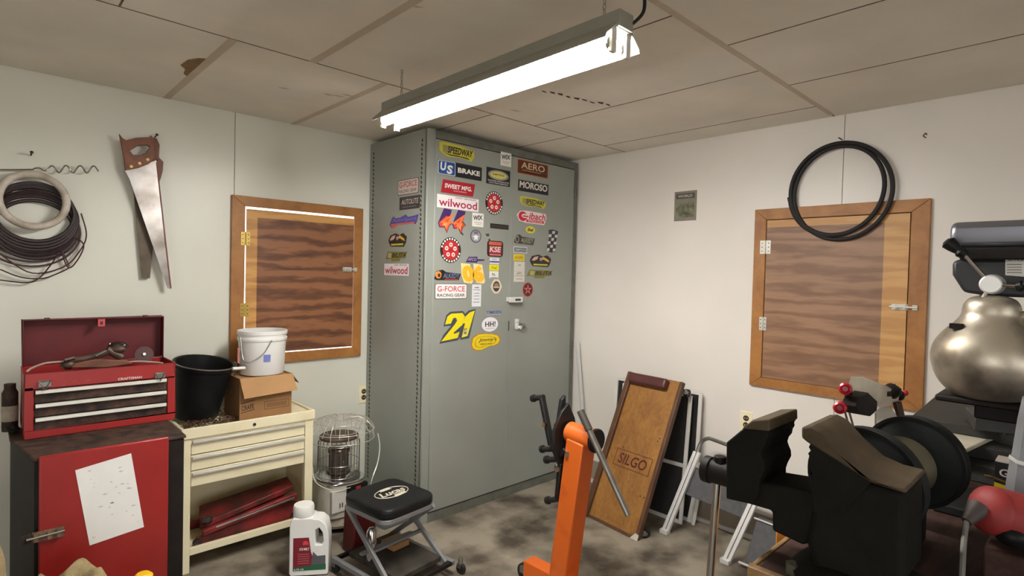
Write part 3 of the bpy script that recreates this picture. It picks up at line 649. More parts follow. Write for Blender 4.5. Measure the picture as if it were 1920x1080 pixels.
Sticker((2.622, 1.598), .100, .043).rect((226, 200, 40)).rect((206, 182, 30), 0, 0, .9, .7).text('Pennzoil' if False else 'joe gibbs', (150, 110, 30), 0, 0, .7, .4, .01).done('small yellow sticker on the right door')
k = Sticker((2.628, 1.503), .100, .135).rect((206, 202, 190)).rect((180, 176, 166), 0, .02, 1, .015).text('APC', (110, 106, 100), 0, -.08, .5, .1)
for z, w_ in ((.34, .3), (.3, .2), (-.2, .8), (-.36, .6)): k.rect((150, 146, 138), .0, z, w_, .03); k.lvl -= 1
k.lvl += 1; k.done('tall white sticker with faint print')
def carst(c, wd, ht, lab, face='front'):
    k = Sticker(c, wd, ht, face).poly([(-.5, 0), (-.4, .35), (-.1, .5), (.1, .35), (.3, .48), (.5, .2), (.46, -.2), (.36, -.5), (-.36, -.46), (-.46, -.2)], (44, 38, 34)).poly([(-.42, 0), (-.3, .28), (-.1, .36), (-.16, .1), (-.3, -.02)], (206, 170, 150)).poly([(.0, .1), (.12, .34), (.36, .1), (.42, -.1), (.3, -.04), (.16, .1)], (214, 170, 60))
    k.rect((196, 190, 60), 0, -.33, .66, .12).poly([(-.06, .2), (.04, .3), (.06, .02), (-.04, -.02)], (170, 150, 176)).done(lab)
carst((2.832, 1.584), .215, .085, 'black sticker of a car shape with a yellow band on the right door')
carst((3.013, 1.679), .21, .085, 'black sticker of a car shape with a yellow band on the cabinet side', 'side')
def olive(c, wd, ht, lab, face='front'):
    Sticker(c, wd, ht, face).poly([(-.5, -.3), (-.4, .5), (.5, .45), (.38, -.2), (.2, -.2), (.16, -.5), (-.2, -.5), (-.24, -.25)], (128, 122, 62)).rect((170, 164, 110), -.3, .1, .16, .5).text('BILITA', (44, 42, 30), .12, .12, .64, .48, .02, .35).done(lab)
olive((2.830, 1.491), .262, .058, 'olive slanted wordmark sticker on the right door')
olive((3.024, 1.578), .25, .06, 'olive slanted wordmark sticker on the cabinet side', 'side')
Sticker((2.713, 1.383), .103, .1).ell((186, 96, 86)).ell((96, 26, 30), 0, 0, .88, .9).star((200, 120, 110), 0, 0, .8, .8, 5, .3).ell((120, 30, 34), 0, 0, .2, .2, 10).done('dark red oval sticker with a star')
k = Sticker((2.887, 1.899), .22, .078, 'side').rect((60, 50, 48)).rect((48, 46, 46), 0, -.05, .94, .8).text('AUTOLITE', (206, 186, 180), .02, .1, .84, .4, .01, .15).rect((110, 108, 104), .0, -.3, .7, .06).done('black sticker with pale lettering on the cabinet side')
k = Sticker((2.948, 1.791), .32, .08, 'side').poly([(-.5, -.2), (-.42, .3), (-.36, .45), (-.28, .28), (-.1, .32), (.08, .5), (.14, .3), (.34, .34), (.5, .42), (.46, -.1), (.4, -.3), (.3, -.16), (-.3, -.16), (-.4, -.46)], (74, 66, 140)).text('AutoSport', (120, 110, 180), .02, .1, .84, .4, .01, .1).poly([(-.46, -.14), (.4, -.1), (.36, -.22), (-.2, -.24), (-.38, -.5)], (200, 90, 80)).done('blue purple script sticker with a red swoosh')

# thin metal channel in the corner
p, q_ = V((3.20, 2.66, .995)), V((3.165, 2.50, 0.0))
mb = MB(); d = (q_ - p)
for s in (-1, 1): mb.beam(p + Y * s * .010, q_ + Y * s * .010, .02, .003, m_alu, (0, 1, 0))
mb.beam(p + X * .009, q_ + X * .009, .003, .022, m_alu, (0, 1, 0))
tag(mb.build('metal_channel'), 'slim silver metal channel leaning between the grey cabinet and the right wall', 'channel')

m_bolt = mat('worn_bolt', (128, 104, 82), .6, .4, .3, 40)
# ================================================================== RED CABINET (left)
RY, RZ = 2.46, .822      # front plane and top height
t = thing('tool_cabinet', (.33, 2.75, 0), 'black steel cabinet with a red door under the red toolbox', 'cabinet')
foot = [(.137, RY), (.585, RY), (.585, 2.96), (.09, 2.96), (.09, 2.78)]
MB().prism([(x, y, .0) for x, y in foot], (0, 0, RZ - .012), m_blkmetal).build('body', t, .006)
f2 = [(.135, RY - .006), (.59, RY - .006), (.59, 2.965), (.083, 2.965), (.083, 2.79)]
MB().prism([(x, y, RZ - .012) for x, y in f2], (0, 0, .012), m_rust).build('top', t, .003)
a, b = onY(73, 858, RY - .018), onY(317, 820, RY - .018)
MB().box(a.x, b.x, RY - .018, RY - .001, .06, a.z, m_red).build('door', t, .004)
pc = [onY(x, y, RY - .0195) for x, y in ((141, 882), (246, 850), (270, 988), (168, 1023))]
q = MB(); q.prism(pc, (0, .001, 0), m_white)
m_faint = flat((196, 196, 194))
ctr = sum(pc, V((0, 0, 0))) / 4
for i in range(26):
    a_, b_ = random.uniform(.08, .92), random.uniform(.06, .94)
    p = pc[0].lerp(pc[1], a_).lerp(pc[3].lerp(pc[2], a_), b_) - Y * .0004; r_ = random.uniform(.001, .004)
    q.poly([p + X * r_ * random.uniform(1, 3), p + Z * r_, p - X * r_ * 2, p - Z * r_ * .7], m_faint)
q.build('paper_sheet', t, label='tilted blank white paper sheet on the red door')
q = MB(); c = onY(82, 1004, RY - .022)
q.obox(c + X * .012, (.042, 0, 0), (0, .002, 0), (0, 0, .017), m_bolt); q.cyl(c + V((-.045, -.008, 0)), c + V((.055, -.008, .004)), .005, m_steel, 10)
for dx in (-.02, .015, .04): q.obox(c + X * dx - Y * .006, (.006, 0, 0), (0, .006, 0), (0, 0, .014), m_bolt)
q.obox(c - X * .045, (.012, 0, 0), (0, .006, 0), (0, 0, .013), m_rust); q.build('latch', t, label='worn steel barrel bolt')

# toolbox
TX0, TX1, TY, TZ = .121, .612, 2.735, RZ + .0005
t = thing('toolbox', (.37, 2.84, TZ), 'open red toolbox with three drawers on top of the black cabinet', 'toolbox')
TB = TY + .215; H = .246
mb = MB()
mb.box(TX0, TX1, TY, TB, TZ, TZ + .03, m_red); mb.box(TX0, TX0 + .028, TY, TB, TZ + .03, TZ + .195, m_red); mb.box(TX1 - .028, TX1, TY, TB, TZ + .03, TZ + .195, m_red)
mb.box(TX0 + .028, TX1 - .028, TB - .006, TB, TZ + .03, TZ + .195, m_redD)
mb.box(TX0, TX1, TY, TY + .005, TZ + .185, TZ + H, m_red); mb.box(TX0, TX0 + .005, TY, TB, TZ + .185, TZ + H, m_red); mb.box(TX1 - .005, TX1, TY, TB, TZ + .185, TZ + H, m_red); mb.box(TX0, TX1, TB - .005, TB, TZ + .185, TZ + H, m_red)
mb.box(TX0, TX1, TY, TB, TZ + .18, TZ + .19, m_redD)
mb.build('case', t, .003)
for i in range(3):
    z1 = TZ + .182 - i * .052
    d_ = MB(); d_.box(TX0 + .029, TX1 - .029, TY + .006, TB - .01, z1 - .05, z1 - .002, m_rust)
    d = d_.build('drawer', t, .001)
    MB().prism([(TX0 + .032, TY + .004, z1 - .016), (TX0 + .032, TY - .008, z1 - .014), (TX0 + .032, TY - .006, z1 - .001), (TX0 + .032, TY + .004, z1 - .001)], (TX1 - TX0 - .064, 0, 0), m_alustrip).build('drawer_pull', d, .001)
LZ = TZ + H
mb = MB(); lt = LZ + .185
mb.box(TX0 + .003, TX1 - .003, TB + .028, TB + .032, LZ - .004, lt, m_redD)
mb.box(TX0 + .003, TX0 + .007, TB - .02, TB + .03, LZ - .0, lt, m_redD); mb.box(TX1 - .007, TX1 - .003, TB - .02, TB + .03, LZ, lt, m_redD); mb.box(TX0 + .003, TX1 - .003, TB - .02, TB + .03, lt - .004, lt, m_redD)
mb.build('lid', t, .002, label='raised dark red lid')
mb = MB(); mb.box(.365, .39, TB - .024, TB - .02, lt - .035, lt - .004, mat('pink_hasp', (190, 70, 76), .4)); mb.box(.373, .382, TB - .0255, TB - .024, lt - .027, lt - .014, m_dot); mb.build('hasp', t, .001)
for x in (.2, .54): mb = MB(); mb.box(x - .008, x + .008, TB - .022, TB + .01, lt, lt + .006, m_rust); mb.build('catch', t)
for x, y in ((84, 722), (300, 706)):
    p = onY(x, y, TY - .003); mb = MB()
    mb.obox(p + Z * .006, (.018, 0, 0), (0, .002, 0), (0, 0, .012), m_steel); mb.tube([p + V((-.015, -.008, .014)), p + V((.017, -.008, .016)), p + V((.0, -.01, -.018)), p + V((-.015, -.008, .014))], .0028, m_steel, 6)
    mb.obox(p - Z * .016, (.009, 0, 0), (0, .003, 0), (0, 0, .006), m_rust); mb.build('latch', t)
mb = MB(); p = onY(244, 709, TY - .0005)
mb.text('CRAFTSMAN', p, X, Z, V((0, 0, 0)), .082, .010, flat((226, 196, 190)), .03); mb.build('lettering', t, fix=False)
mb = MB()
for x, y, s_ in ((165, 713, 1), (123, 716, .6), (140, 714, .6), (120, 722, .7)):
    p = onY(x, y, TY - .0006); mb.poly([p + V((-.012 * s_, 0, -.004)), p + V((.004, 0, .001)), p + V((.014 * s_, 0, .007)), p + V((.002, 0, -.001))], mat('paint_scratch', (206, 110, 104), .5))
mb.build('scratch', t, fix=False)
# tools lying in the toolbox
def J(x, y, Y_=2.80): return onY(x, y, Y_)
q = MB(); m_tool = mat('tool_brown', (76, 56, 46), .5, .3, .35, 30)
q.tube(smooth([J(118, 690), J(132, 676), J(160, 672), J(190, 664), J(212, 656)], 5), .014, m_tool, 12); q.ball(J(128, 684), .022, m_tool, (1.1, 1, .9)); q.ball(J(222, 655), .022, m_tool, (1.3, 1, .8)); q.tube([J(180, 668, 2.785), J(200, 658, 2.785)], .005, m_chrome, 8); q.tube([J(122, 676, 2.78), J(140, 671, 2.78)], .007, m_chrome, 8); q.cyl(J(200, 655), J(228, 670), .016, m_tool, 14)
tag(q.build('air_wrench'), 'brown and chrome hand tool lying across the open toolbox', 'tool')
q = MB(); q.tube(smooth([J(205, 662, 2.83), J(210, 648, 2.83), J(228, 645, 2.83), J(238, 652, 2.83)]), .010, m_blkmetal, 10); q.ball(J(216, 648, 2.82), .018, m_blkmetal, (1.4, 1, .7)); q.cyl(J(206, 646, 2.8), J(207, 643, 2.8), .003, m_chrome); q.cyl(J(232, 648, 2.8), J(235, 646, 2.8), .004, m_chrome)
tag(q.build('pliers'), 'small black clamp tool heaped behind the brown hand tool', 'tool')
t2 = thing('cutting_disc', J(270, 680, 2.86), 'dark red disc with a white hub leaning in the right of the toolbox', 'disc')
MB().lathe([(0, 0), (.036, 0), (.036, .003), (0, .003)], J(270, 665, 2.86), mat('disc_maroon', (64, 26, 26), .6), V((.1, -1, .2)), 28).build('disc', t2)
MB().lathe([(0, 0), (.006, 0), (.006, .006), (0, .006)], J(270, 664, 2.856), m_white, V((.1, -1, .2)), 16).build('hub', t2)
q = MB(); q.prism([J(132, 690, 2.77), J(140, 682, 2.77), J(180, 674, 2.77), J(240, 676, 2.77), J(250, 682, 2.77), J(200, 690, 2.77)], (0, .03, 0), mat('leather_brown', (104, 64, 46), .7, 0, .3, 30)); tag(q.build('leather_strap', None, .004), 'reddish brown leather piece under the hand tools', 'strap')
q = MB(); q.tube(smooth([J(50, 697, 2.76), J(60, 690, 2.77), J(85, 681, 2.78), J(120, 678, 2.8)]), .004, mat('grey_hose', (156, 136, 124), .6), 8); q.tube(smooth([J(120, 678, 2.8), J(180, 684, 2.82), J(250, 678, 2.8), J(285, 679, 2.79), J(306, 681, 2.78)]), .004, MATS['grey_hose'], 8)
tag(q.build('grey_hose'), 'thin grey hose arching over the toolbox edge', 'hose')
# clutter left of the toolbox
t2 = thing('spray_can', (.088, 2.93, RZ), 'rusty can with a dirty white label left of the toolbox', 'can')
p = onZ(31, 828, RZ); p = V((.094, 2.92, RZ))
MB().lathe([(0, 0), (.024, 0), (.025, .01), (.025, .15), (.018, .165), (.018, .185), (0, .185)], (.088, 2.93, RZ), m_rust).build('can', t2)
MB().lathe([(.0254, .04), (.0254, .1)], (.088, 2.93, RZ), mat('dirty_label', (168, 156, 138), .7, 0, .2, 30)).build('label_band', t2)
q = MB()
for i in range(7): q.ball((.092 + random.uniform(-.006, .012), 2.885 + random.uniform(-.03, .03), RZ + .012 + random.uniform(0, .03)), .013, m_blkmetal, (1, 1, .8), 8, 6, .2)
o = q.build('grimy_rag'); tag(o, 'grimy black rag at the foot of the rusty can', 'rag')

# ================================================================== BURLAP + small floor things
def sack(name, c, rx, ry, h, label, cat, m=m_burlap, fold=.02):
    q = MB(); vs = []; seg = 48; prof = [(0, 0), (.9, 0), (1., .1), (.98, .5), (.93, .82), (.86, .94), (.7, 1.0), (.5, .985), (.25, .95), (0, .93)]
    for r, z in prof:
        for k_ in range(seg):
            a = 2 * math.pi * k_ / seg; wv = 1 + .06 * math.sin(a * 5 + z * 3) + .03 * math.sin(a * 11 + 2)
            vs.append(V(c) + V((r * rx * wv * math.cos(a), r * ry * wv * math.sin(a), h * z + (fold * math.sin(a * 4 + r * 5) * z if z > .8 else 0))))
    fs = [(i * seg + k_, i * seg + (k_ + 1) % seg, (i + 1) * seg + (k_ + 1) % seg, (i + 1) * seg + k_) for i in range(len(prof) - 1) for k_ in range(seg)]
    q.add(vs, fs, m, True); return tag(q.build(name, angle=180), label, cat)
sack('burlap_sack', (.205, 2.20, 0), .115, .11, .50, 'crumpled tan burlap sack standing in front of the red door', 'sack')
sack('woven_basket', (.005, 2.25, 0), .058, .10, .635, 'tan woven sack at the left edge beside the black cabinet', 'sack', m_burlap, .008)
q = MB(); q.lathe([(0, 0), (.03, 0), (.032, .3), (.03, .395), (.02, .405), (0, .406)], (.418, 2.28, 0), flat((236, 186, 20))); tag(q.build('yellow_bottle'), 'yellow capped bottle top at the bottom edge by the red door', 'bottle')

# ================================================================== CREAM CABINET
KX0, KX1, KY0, KY1, KZ = .705, 1.348, 2.995, 3.36, .70
t = thing('drawer_cabinet', ((KX0 + KX1) / 2, 3.18, 0), 'cream steel cabinet with three drawers over an open shelf', 'cabinet')
mb = MB(); p_ = .035
mb.box(KX0, KX0 + p_, KY0, KY0 + .035, 0, KZ - .03, m_cream); mb.box(KX1 - p_ - .01, KX1, KY0, KY0 + .035, 0, KZ - .03, m_cream)
mb.box(KX0, KX0 + .004, KY0 + .03, KY1, 0.05, KZ - .03, m_cream); mb.box(KX1 - .004, KX1, KY0 + .03, KY1, 0.05, KZ - .03, m_cream); mb.box(KX0, KX1, KY1 - .004, KY1, .02, KZ - .03, m_cream)
mb.box(KX0 + p_, KX1 - p_ - .01, KY0 + .0, KY0 + .02, .085, .12, m_cream); mb.box(KX0 + p_, KX1 - p_ - .01, KY0 + .02, KY1, .10, .106, m_cream)
mb.box(KX0, KX1, KY0 + .004, KY0 + .03, KZ - .075, KZ - .03, m_cream)
mb.build('body', t, .002)
mb = MB(); mb.box(KX0 - .006, KX1 + .006, KY0 - .008, KY0 + .008, KZ - .045, KZ + .006, m_cream); mb.box(KX0 - .006, KX0 + .008, KY0, KY1, KZ - .03, KZ + .006, m_cream); mb.box(KX1 - .008, KX1 + .006, KY0, KY1, KZ - .03, KZ + .006, m_cream); mb.box(KX0 - .006, KX1 + .006, KY1 - .008, KY1 + .004, KZ - .03, KZ + .006, m_cream); mb.box(KX0, KX1, KY0, KY1, KZ - .032, KZ - .006, m_cream)
mb.build('top', t, .003)
mb = MB(); mb.lathe([(0, 0), (.008, 0), (.008, .003), (0, .003)], (1.03, KY0 - .008, KZ - .022), m_dot, (0, -1, 0), 16); mb.build('lock', t)
zt = KZ - .052
for i, hh in enumerate((.078, .078, .078)):
    d = MB().box(KX0 + p_ + .003, KX1 - p_ - .013, KY0 + .003, KY0 + .3, zt - hh + .005, zt, m_cream).build('drawer', t, .002)
    MB().prism([(KX0 + p_ + .006, KY0 + .003, zt - .022), (KX0 + p_ + .006, KY0 - .012, zt - .018), (KX0 + p_ + .006, KY0 - .012, zt - .008), (KX0 + p_ + .006, KY0 + .003, zt - .002)], (KX1 - KX0 - 2 * p_ - .022, 0, 0), m_alustrip).build('drawer_pull', d, .002)
    zt -= hh
# floor jack on its shelf
t = thing('floor_jack', (1.0, 3.15, .106), 'dusty red floor jack lying on the open shelf of the cream cabinet', 'jack')
m_jack = mat('jack_red', (126, 34, 36), .5, .1, .35, 10, .1, col2=(70, 30, 26))
mb = MB(); mb.prism([(.76, 3.03, .107), (1.29, 3.03, .107), (1.29, 3.03, .20), (1.2, 3.03, .215), (.86, 3.03, .15), (.78, 3.03, .15)], (0, .012, 0), m_jack); mb.prism([(.76, 3.24, .107), (1.29, 3.24, .107), (1.29, 3.24, .20), (1.2, 3.24, .215), (.86, 3.24, .15), (.78, 3.24, .15)], (0, .012, 0), m_jack); mb.build('side_plate', t, .002)
mb = MB(); mb.prism([(.80, 3.06, .2), (.84, 3.04, .215), (1.27, 3.06, .285), (1.29, 3.2, .29), (.84, 3.23, .23)], (0, 0, -.03), m_jack); mb.build('cover', t, .004)
mb = MB(); mb.beam((.80, 3.02, .17), (1.27, 3.015, .245), .03, .03, m_jack); mb.build('lift_arm', t, .006)
mb = MB(); mb.tube([(.86, 3.008, .185), (1.25, 2.999 + .006, .235)], .007, m_steel, 10); mb.build('handle_bar', t)
mb = MB(); mb.lathe([(0, 0), (.026, .0), (.03, .012), (.02, .03), (0, .03)], (.83, 3.06, .20), m_rust); mb.build('saddle', t)
for x in (.78, 1.26): mb = MB(); mb.cyl((x, 3.012, .128), (x, 3.03, .128), .02, m_rust, 18); mb.build('wheel', t)
# leaf litter on top
q = MB()
for i in range(420):
    x = random.uniform(KX0 + .008, 1.0); y = random.uniform(KY0 + .012, KY0 + .11 if random.random() < .8 else 3.3); z = KZ - .004 + random.uniform(0, .02)
    if (x - .82) ** 2 + (y - 3.19) ** 2 < .1 ** 2: continue
    a = random.uniform(0, 6.3); u = V((math.cos(a), math.sin(a), random.uniform(-.5, .5))) * random.uniform(.006, .014); v = V((-math.sin(a), math.cos(a), random.uniform(-.3, .5))) * random.uniform(.003, .007)
    c = V((x, y, z + .004)); q.poly([c - u, c - v, c + u, c + v], m_leaf)
o = q.build('leaf_litter', fix=False); tag(o, 'dry brown leaf litter round the black bucket on the cream cabinet', 'leaves'); o['kind'] = 'stuff'
# black bucket
bc = V((.808, 3.175, KZ + .0))
t = thing('black_bucket', bc, 'black rubber bucket with a wire handle on the cream cabinet', 'bucket')
tilt = Matrix.Translation(bc + V((0, .02, .014))) @ Euler((math.radians(9), math.radians(6), 0)).to_matrix().to_4x4() @ Matrix.Translation(-bc)
mb = MB(tilt); mb.lathe([(0, .002), (.098, .002), (.103, .012), (.135, .265), (.143, .268), (.145, .285), (.139, .289), (.132, .284), (.128, .26), (.098, .02), (0, .02)], bc, m_black, seg=40); mb.build('pail', t)
mb = MB(tilt)
hp = [bc + V((.143, .01, .275)), bc + V((.138, -.03, .20)), bc + V((.115, -.09, .12)), bc + V((.09, -.125, .09))]
ring = arc(bc + V((0, 0, .286)), X, Y, .147, math.radians(5), math.radians(-185), 20)
mb.tube(ring, .0035, m_steel, 7); mb.tube(smooth([bc + V((.147, 0, .275)), bc + V((.15, -.02, .22)), bc + V((.125, -.085, .15))]), .003, m_steel, 6)
mb.build('handle', t, label='thin steel wire handle')
mb = MB(tilt); mb.cyl(bc + V((.10, -.115, .288)), bc + V((.165, -.10, .288)), .008, m_white, 14); mb.build('grip', t, label='white plastic grip')
# cardboard box
t = thing('cardboard_box', (1.095, 3.17, KZ), 'open tan cardboard box under the white bucket on the cream cabinet', 'box')
bx0, bx1, by0, by1, bz0, bz1 = .965, 1.232, 3.015, 3.26, KZ - .002, .915
mb = MB(); th = .004
for a in ((bx0, bx1, by0, by0 + th, bz0, bz1), (bx0, bx1, by1 - th, by1, bz0, bz1), (bx0, bx0 + th, by0 + th, by1 - th, bz0, bz1), (bx1 - th, bx1, by0 + th, by1 - th, bz0, bz1), (bx0, bx1, by0, by1, bz0, bz0 + th)): mb.box(*a, m_cardD)
mb.box(bx0 + .005, bx1 - .005, by0 + .005, by1 - .005, bz1 - .01, bz1 - .004, m_card)
mb.build('carton', t, .001)
mb = MB(); mb.prism([(bx0 - .002, by0 - .001, bz1 + .001), (bx1 + .003, by0 - .001, bz1 + .003), (bx1 + .018, by0 - .03, bz1 - .085), (bx0 + .012, by0 - .032, bz1 - .098)], (0, -.003, .001), m_card); mb.build('flap', t)
mb = MB(); mb.prism([(bx1, by0 + .01, bz1), (bx1, by1 - .01, bz1), (bx1 + .06, by1 + .0, bz1 - .055), (bx1 + .07, by0 + .08, bz1 - .07)], (.003, 0, .002), m_cardD); mb.build('flap', t)
mb = MB(); yy = by0 - .0006; ink = flat((60, 44, 34))
ink2 = flat((110, 78, 48))
mb.text('CRAFE', (1.005, yy, .765), V((1, 0, .12)), Z, V((0, 0, 0)), .062, .026, ink, .03); mb.poly([(.972, yy, .737), (1.04, yy, .748), (1.04, yy, .752), (.972, yy, .741)], ink); mb.poly([(.972, yy, .784), (1.04, yy, .797), (1.04, yy, .801), (.972, yy, .789)], ink)
zc = .762
for z in (zc - .02, zc + .02): mb.poly([(1.09, yy, z - .001), (1.215, yy, z - .001), (1.215, yy, z + .001), (1.09, yy, z + .001)], ink)
for x in (1.09, 1.215): mb.poly([(x - .001, yy, zc - .02), (x + .001, yy, zc - .02), (x + .001, yy, zc + .02), (x - .001, yy, zc + .02)], ink)
for i in range(12): x = 1.102 + i * .0088; mb.poly([(x, yy, zc - .012), (x + .005, yy, zc - .012), (x + .005, yy, zc + .012), (x, yy, zc + .012)], ink2)
mb.build('printing', t, fix=False)
# white bucket
wc = V((1.115, 3.13, bz1 + .002))
t = thing('white_bucket', wc, 'white plastic bucket with a small blue label standing on the cardboard box', 'bucket')
mb = MB(); mb.lathe([(0, 0), (.106, 0), (.11, .006), (.119, .18), (.124, .182), (.125, .195), (.121, .197), (.121, .212), (.125, .214), (.126, .232), (.122, .234), (.117, .232), (.108, .01), (0, .01)], wc, m_white, seg=44); mb.build('pail', t)
mb = MB(); mb.tube(smooth([wc + V((-.122, -.03, .205)), wc + V((-.12, -.06, .10)), wc + V((-.1, -.09, .075)), wc + V((-.04, -.125, .12)), wc + V((-.0, -.135, .19))]), .0022, m_steel, 6); mb.build('handle', t, label='thin wire handle')
mb = MB(); mb.cyl(wc + V((-.136, -.045, .07)), wc + V((-.134, -.04, .15)), .006, flat((180, 120, 110)), 10); mb.build('grip', t)
mb = MB()
a0 = math.radians(-106)
vs = []
for j in range(2):
    for i in range(7):
        a = a0 + math.radians(i * 2.7); r_ = .1165 + .0032 * j; vs.append(wc + V((r_ * math.cos(a), r_ * math.sin(a), .075 + .038 * j)))
mb.add(vs, [(i, i + 1, i + 8, i + 7) for i in range(6)], flat((120, 130, 196)), True); mb.build('label_patch', t, label='small blue label')

# ================================================================== KEROSENE HEATER
hc = V((1.54, 3.07, 0))
m_wires = mat('bright_wire', (206, 200, 190), .4, .3, .1, 20)
t = thing('kerosene_heater', hc, 'round kerosene heater with a wire guard between cream and grey cabinets', 'heater')
m_speck = mat('speckled_pan', (150, 140, 126), .6, .2, .3, 60)
mb = MB(); mb.lathe([(0, .02), (.15, .02), (.172, .03), (.176, .045), (.165, .048), (.13, .052), (.12, .075), (0, .075)], hc, m_speck, seg=40); mb.build('drip_pan', t)
for a in (.6, 2.2, 3.7, 5.3):
    mb = MB(); mb.cyl(hc + V((math.cos(a) * .14, math.sin(a) * .14, 0)), hc + V((math.cos(a) * .14, math.sin(a) * .14, .022)), .012, m_rubber, 10); mb.build('foot', t)
mb = MB(); n = 24
def rsq(r, z, e=.6): return [hc + V((r * math.copysign(abs(math.cos(a)) ** e, math.cos(a)), r * math.copysign(abs(math.sin(a)) ** e, math.sin(a)), z)) for a in [2 * math.pi * k_ / n for k_ in range(n)]]
mb.prism(rsq(.132, .075), (0, 0, .185), m_alustrip); mb.build('tank_body', t, .004)
mb = MB(); mb.prism(rsq(.137, .26), (0, 0, .012), m_chrome); mb.build('top_plate', t, .003)
fd = V((-.35, -1, 0)).normalized(); fr = V((1, 0, 0))
mb = MB(); yy = hc.y - .1325
mb.box(hc.x - .105, hc.x - .02, yy - .006, yy + .02, .115, .235, m_wenam); mb.build('fuel_gauge_panel', t, .002)
mb = MB(); mb.box(hc.x - .015, hc.x + .115, yy - .007, yy + .02, .135, .25, m_black); mb.box(hc.x + .04, hc.x + .07, yy - .009, yy - .006, .215, .238, flat((180, 40, 40))); mb.build('control_panel', t, .002)
mb = MB(); mb.cyl((hc.x + .055, yy - .006, .185), (hc.x + .055, yy - .024, .185), .016, m_alustrip, 18); mb.build('knob', t, .002)
mb = MB()
for dx in (-.06, -.045): mb.box(hc.x + dx, hc.x + dx + .006, yy - .0075, yy - .006, .14, .165, m_dot)
mb.build('slot', t)
mb = MB(); mb.lathe([(.12, .272), (.125, .278), (.10, .292), (.07, .297), (.05, .30), (.05, .31)], hc, m_chrome, seg=36); mb.build('reflector', t)
mb = MB(); mb.lathe([(.066, .3), (.066, .312), (.05, .315), (.047, .40), (.05, .41), (.062, .418), (.064, .432), (.058, .44), (.03, .445), (0, .445)], hc, mat('burner_metal', (110, 92, 80), .35, .8, .25, 12), seg=32)
for k_ in range(16): a = 2 * math.pi * k_ / 16; mb.cyl(hc + V((math.cos(a) * .051, math.sin(a) * .051, .318)), hc + V((math.cos(a) * .051, math.sin(a) * .051, .405)), .002, m_rust, 5)
mb.build('burner', t)
mb = MB(); mb.lathe([(.076, .3), (.076, .43)], hc, m_glass, seg=32); mb.build('glass_chimney', t)
mb = MB(); mb.lathe([(0, .498), (.108, .498), (.112, .504), (.112, .512), (.106, .517), (0, .52)], hc, mat('heat_plate', (96, 80, 68), .6, .3, .3, 20), seg=36); mb.build('heat_plate', t)
mb = MB(); R_ = .118
for k_ in range(26):
    a = 2 * math.pi * k_ / 26; d = V((math.cos(a), math.sin(a), 0)); mb.tube([hc + d * R_ + Z * .275, hc + d * R_ + Z * .48, hc + d * (R_ - .012) + Z * .5], .0016, m_steel, 5)
for z in (.29, .36, .47): mb.tube(arc(hc + Z * z, X, Y, R_ + .001, 0, 2 * math.pi, 36)[:-1], .0018, m_steel, 5, closed=True)
mb.build('guard', t)
# domed basket of wire on top
mb = MB(); bc2 = hc + V((.015, 0, 0))
for k_ in range(24):
    a = 2 * math.pi * k_ / 24; d = V((math.cos(a), math.sin(a), 0))
    mb.tube([bc2 + d * .10 + Z * .535, bc2 + d * .125 + Z * .605, bc2 + d * .15 + Z * .60, bc2 + d * .185 + Z * .56, bc2 + d * .19 + Z * .50] if k_ % 2 else [bc2 + d * .03 + Z * .61, bc2 + d * .09 + Z * .62, bc2 + d * .15 + Z * .595, bc2 + d * .19 + Z * .54], .0017, m_wires, 5)
    mb.tube(arc(bc2 + d * .075 + Z * .61, d, V((-d.y, d.x, 0)), .03, 0, 2 * math.pi, 10)[:-1], .0013, m_wires, 4, closed=True)
for r_, z in ((.10, .535), (.15, .6), (.187, .55), (.19, .5)): mb.tube(arc(bc2 + Z * z, X, Y, r_, 0, 2 * math.pi, 36)[:-1], .0018, m_wires, 5, closed=True)
mb.build('guard_dome', t, label='flared wire dome')
mb = MB()
mb.tube(smooth([hc + V((.14, -.12, .20)), hc + V((.15, -.13, .26)), hc + V((.20, -.1, .33)), hc + V((.225, -.08, .42)), hc + V((.215, -.07, .50))]), .0035, m_alu, 7)
mb.tube(smooth([hc + V((-.183, -.05, .38)), hc + V((-.178, -.09, .30)), hc + V((-.10, -.14, .25)), hc + V((0, -.15, .245))]), .0025, m_wires, 7)
mb.build('carry_handle', t, label='bent bare wire carry handle')

# ================================================================== DETERGENT JUG
jc = V((1.185, 2.64, 0)); jr = math.radians(-34)
TJ = Matrix.Translation(jc) @ Matrix.Rotation(jr, 4, 'Z')
t = thing('detergent_jug', jc, 'white plastic jug with a dark red label on the floor by the cream cabinet', 'jug')
# local: x right along label face, -y face front
mb = MB(TJ)
def sil(h): return h
out = [(-.082, .004), (.086, .004), (.092, .015), (.092, .16), (.09, .20), (.078, .248), (.055, .27), (.02, .276), (.015, .282), (-.075, .282), (-.085, .27), (-.09, .24), (-.09, .015)]
hole = [(.03, .15), (.06, .15), (.068, .17), (.062, .21), (.046, .235), (.028, .225)]
mb.prism_hole([(x, -.05, z) for x, z in out], [(x, -.05, z) for x, z in hole], (0, .1, 0), m_white)
mb.build('bottle', t, .009, 3)
mb = MB(TJ); mb.lathe([(0, .278), (.046, .278), (.049, .284), (.049, .325), (.045, .335), (0, .337)], (-.035, 0, 0), m_white, seg=30); mb.build('cap', t, .001)
mb = MB(TJ); fy = -.0512
mb.poly([(-.072, fy, .04), (.012, fy, .04), (.02, fy, .09), (.01, fy, .12), (.0, fy, .19), (-.072, fy, .19)], flat((122, 26, 40))); mb.poly([(.01, fy - .0003, .045), (.078, fy - .0003, .045), (.078, fy - .0003, .10), (.04, fy - .0003, .098), (.02, fy - .0003, .12)], flat((84, 86, 92))); mb.poly([(-.072, fy - .0005, .03), (.08, fy - .0005, .03), (.08, fy - .0005, .058), (.03, fy - .0005, .056), (-.072, fy - .0005, .045)], flat((34, 92, 62)))
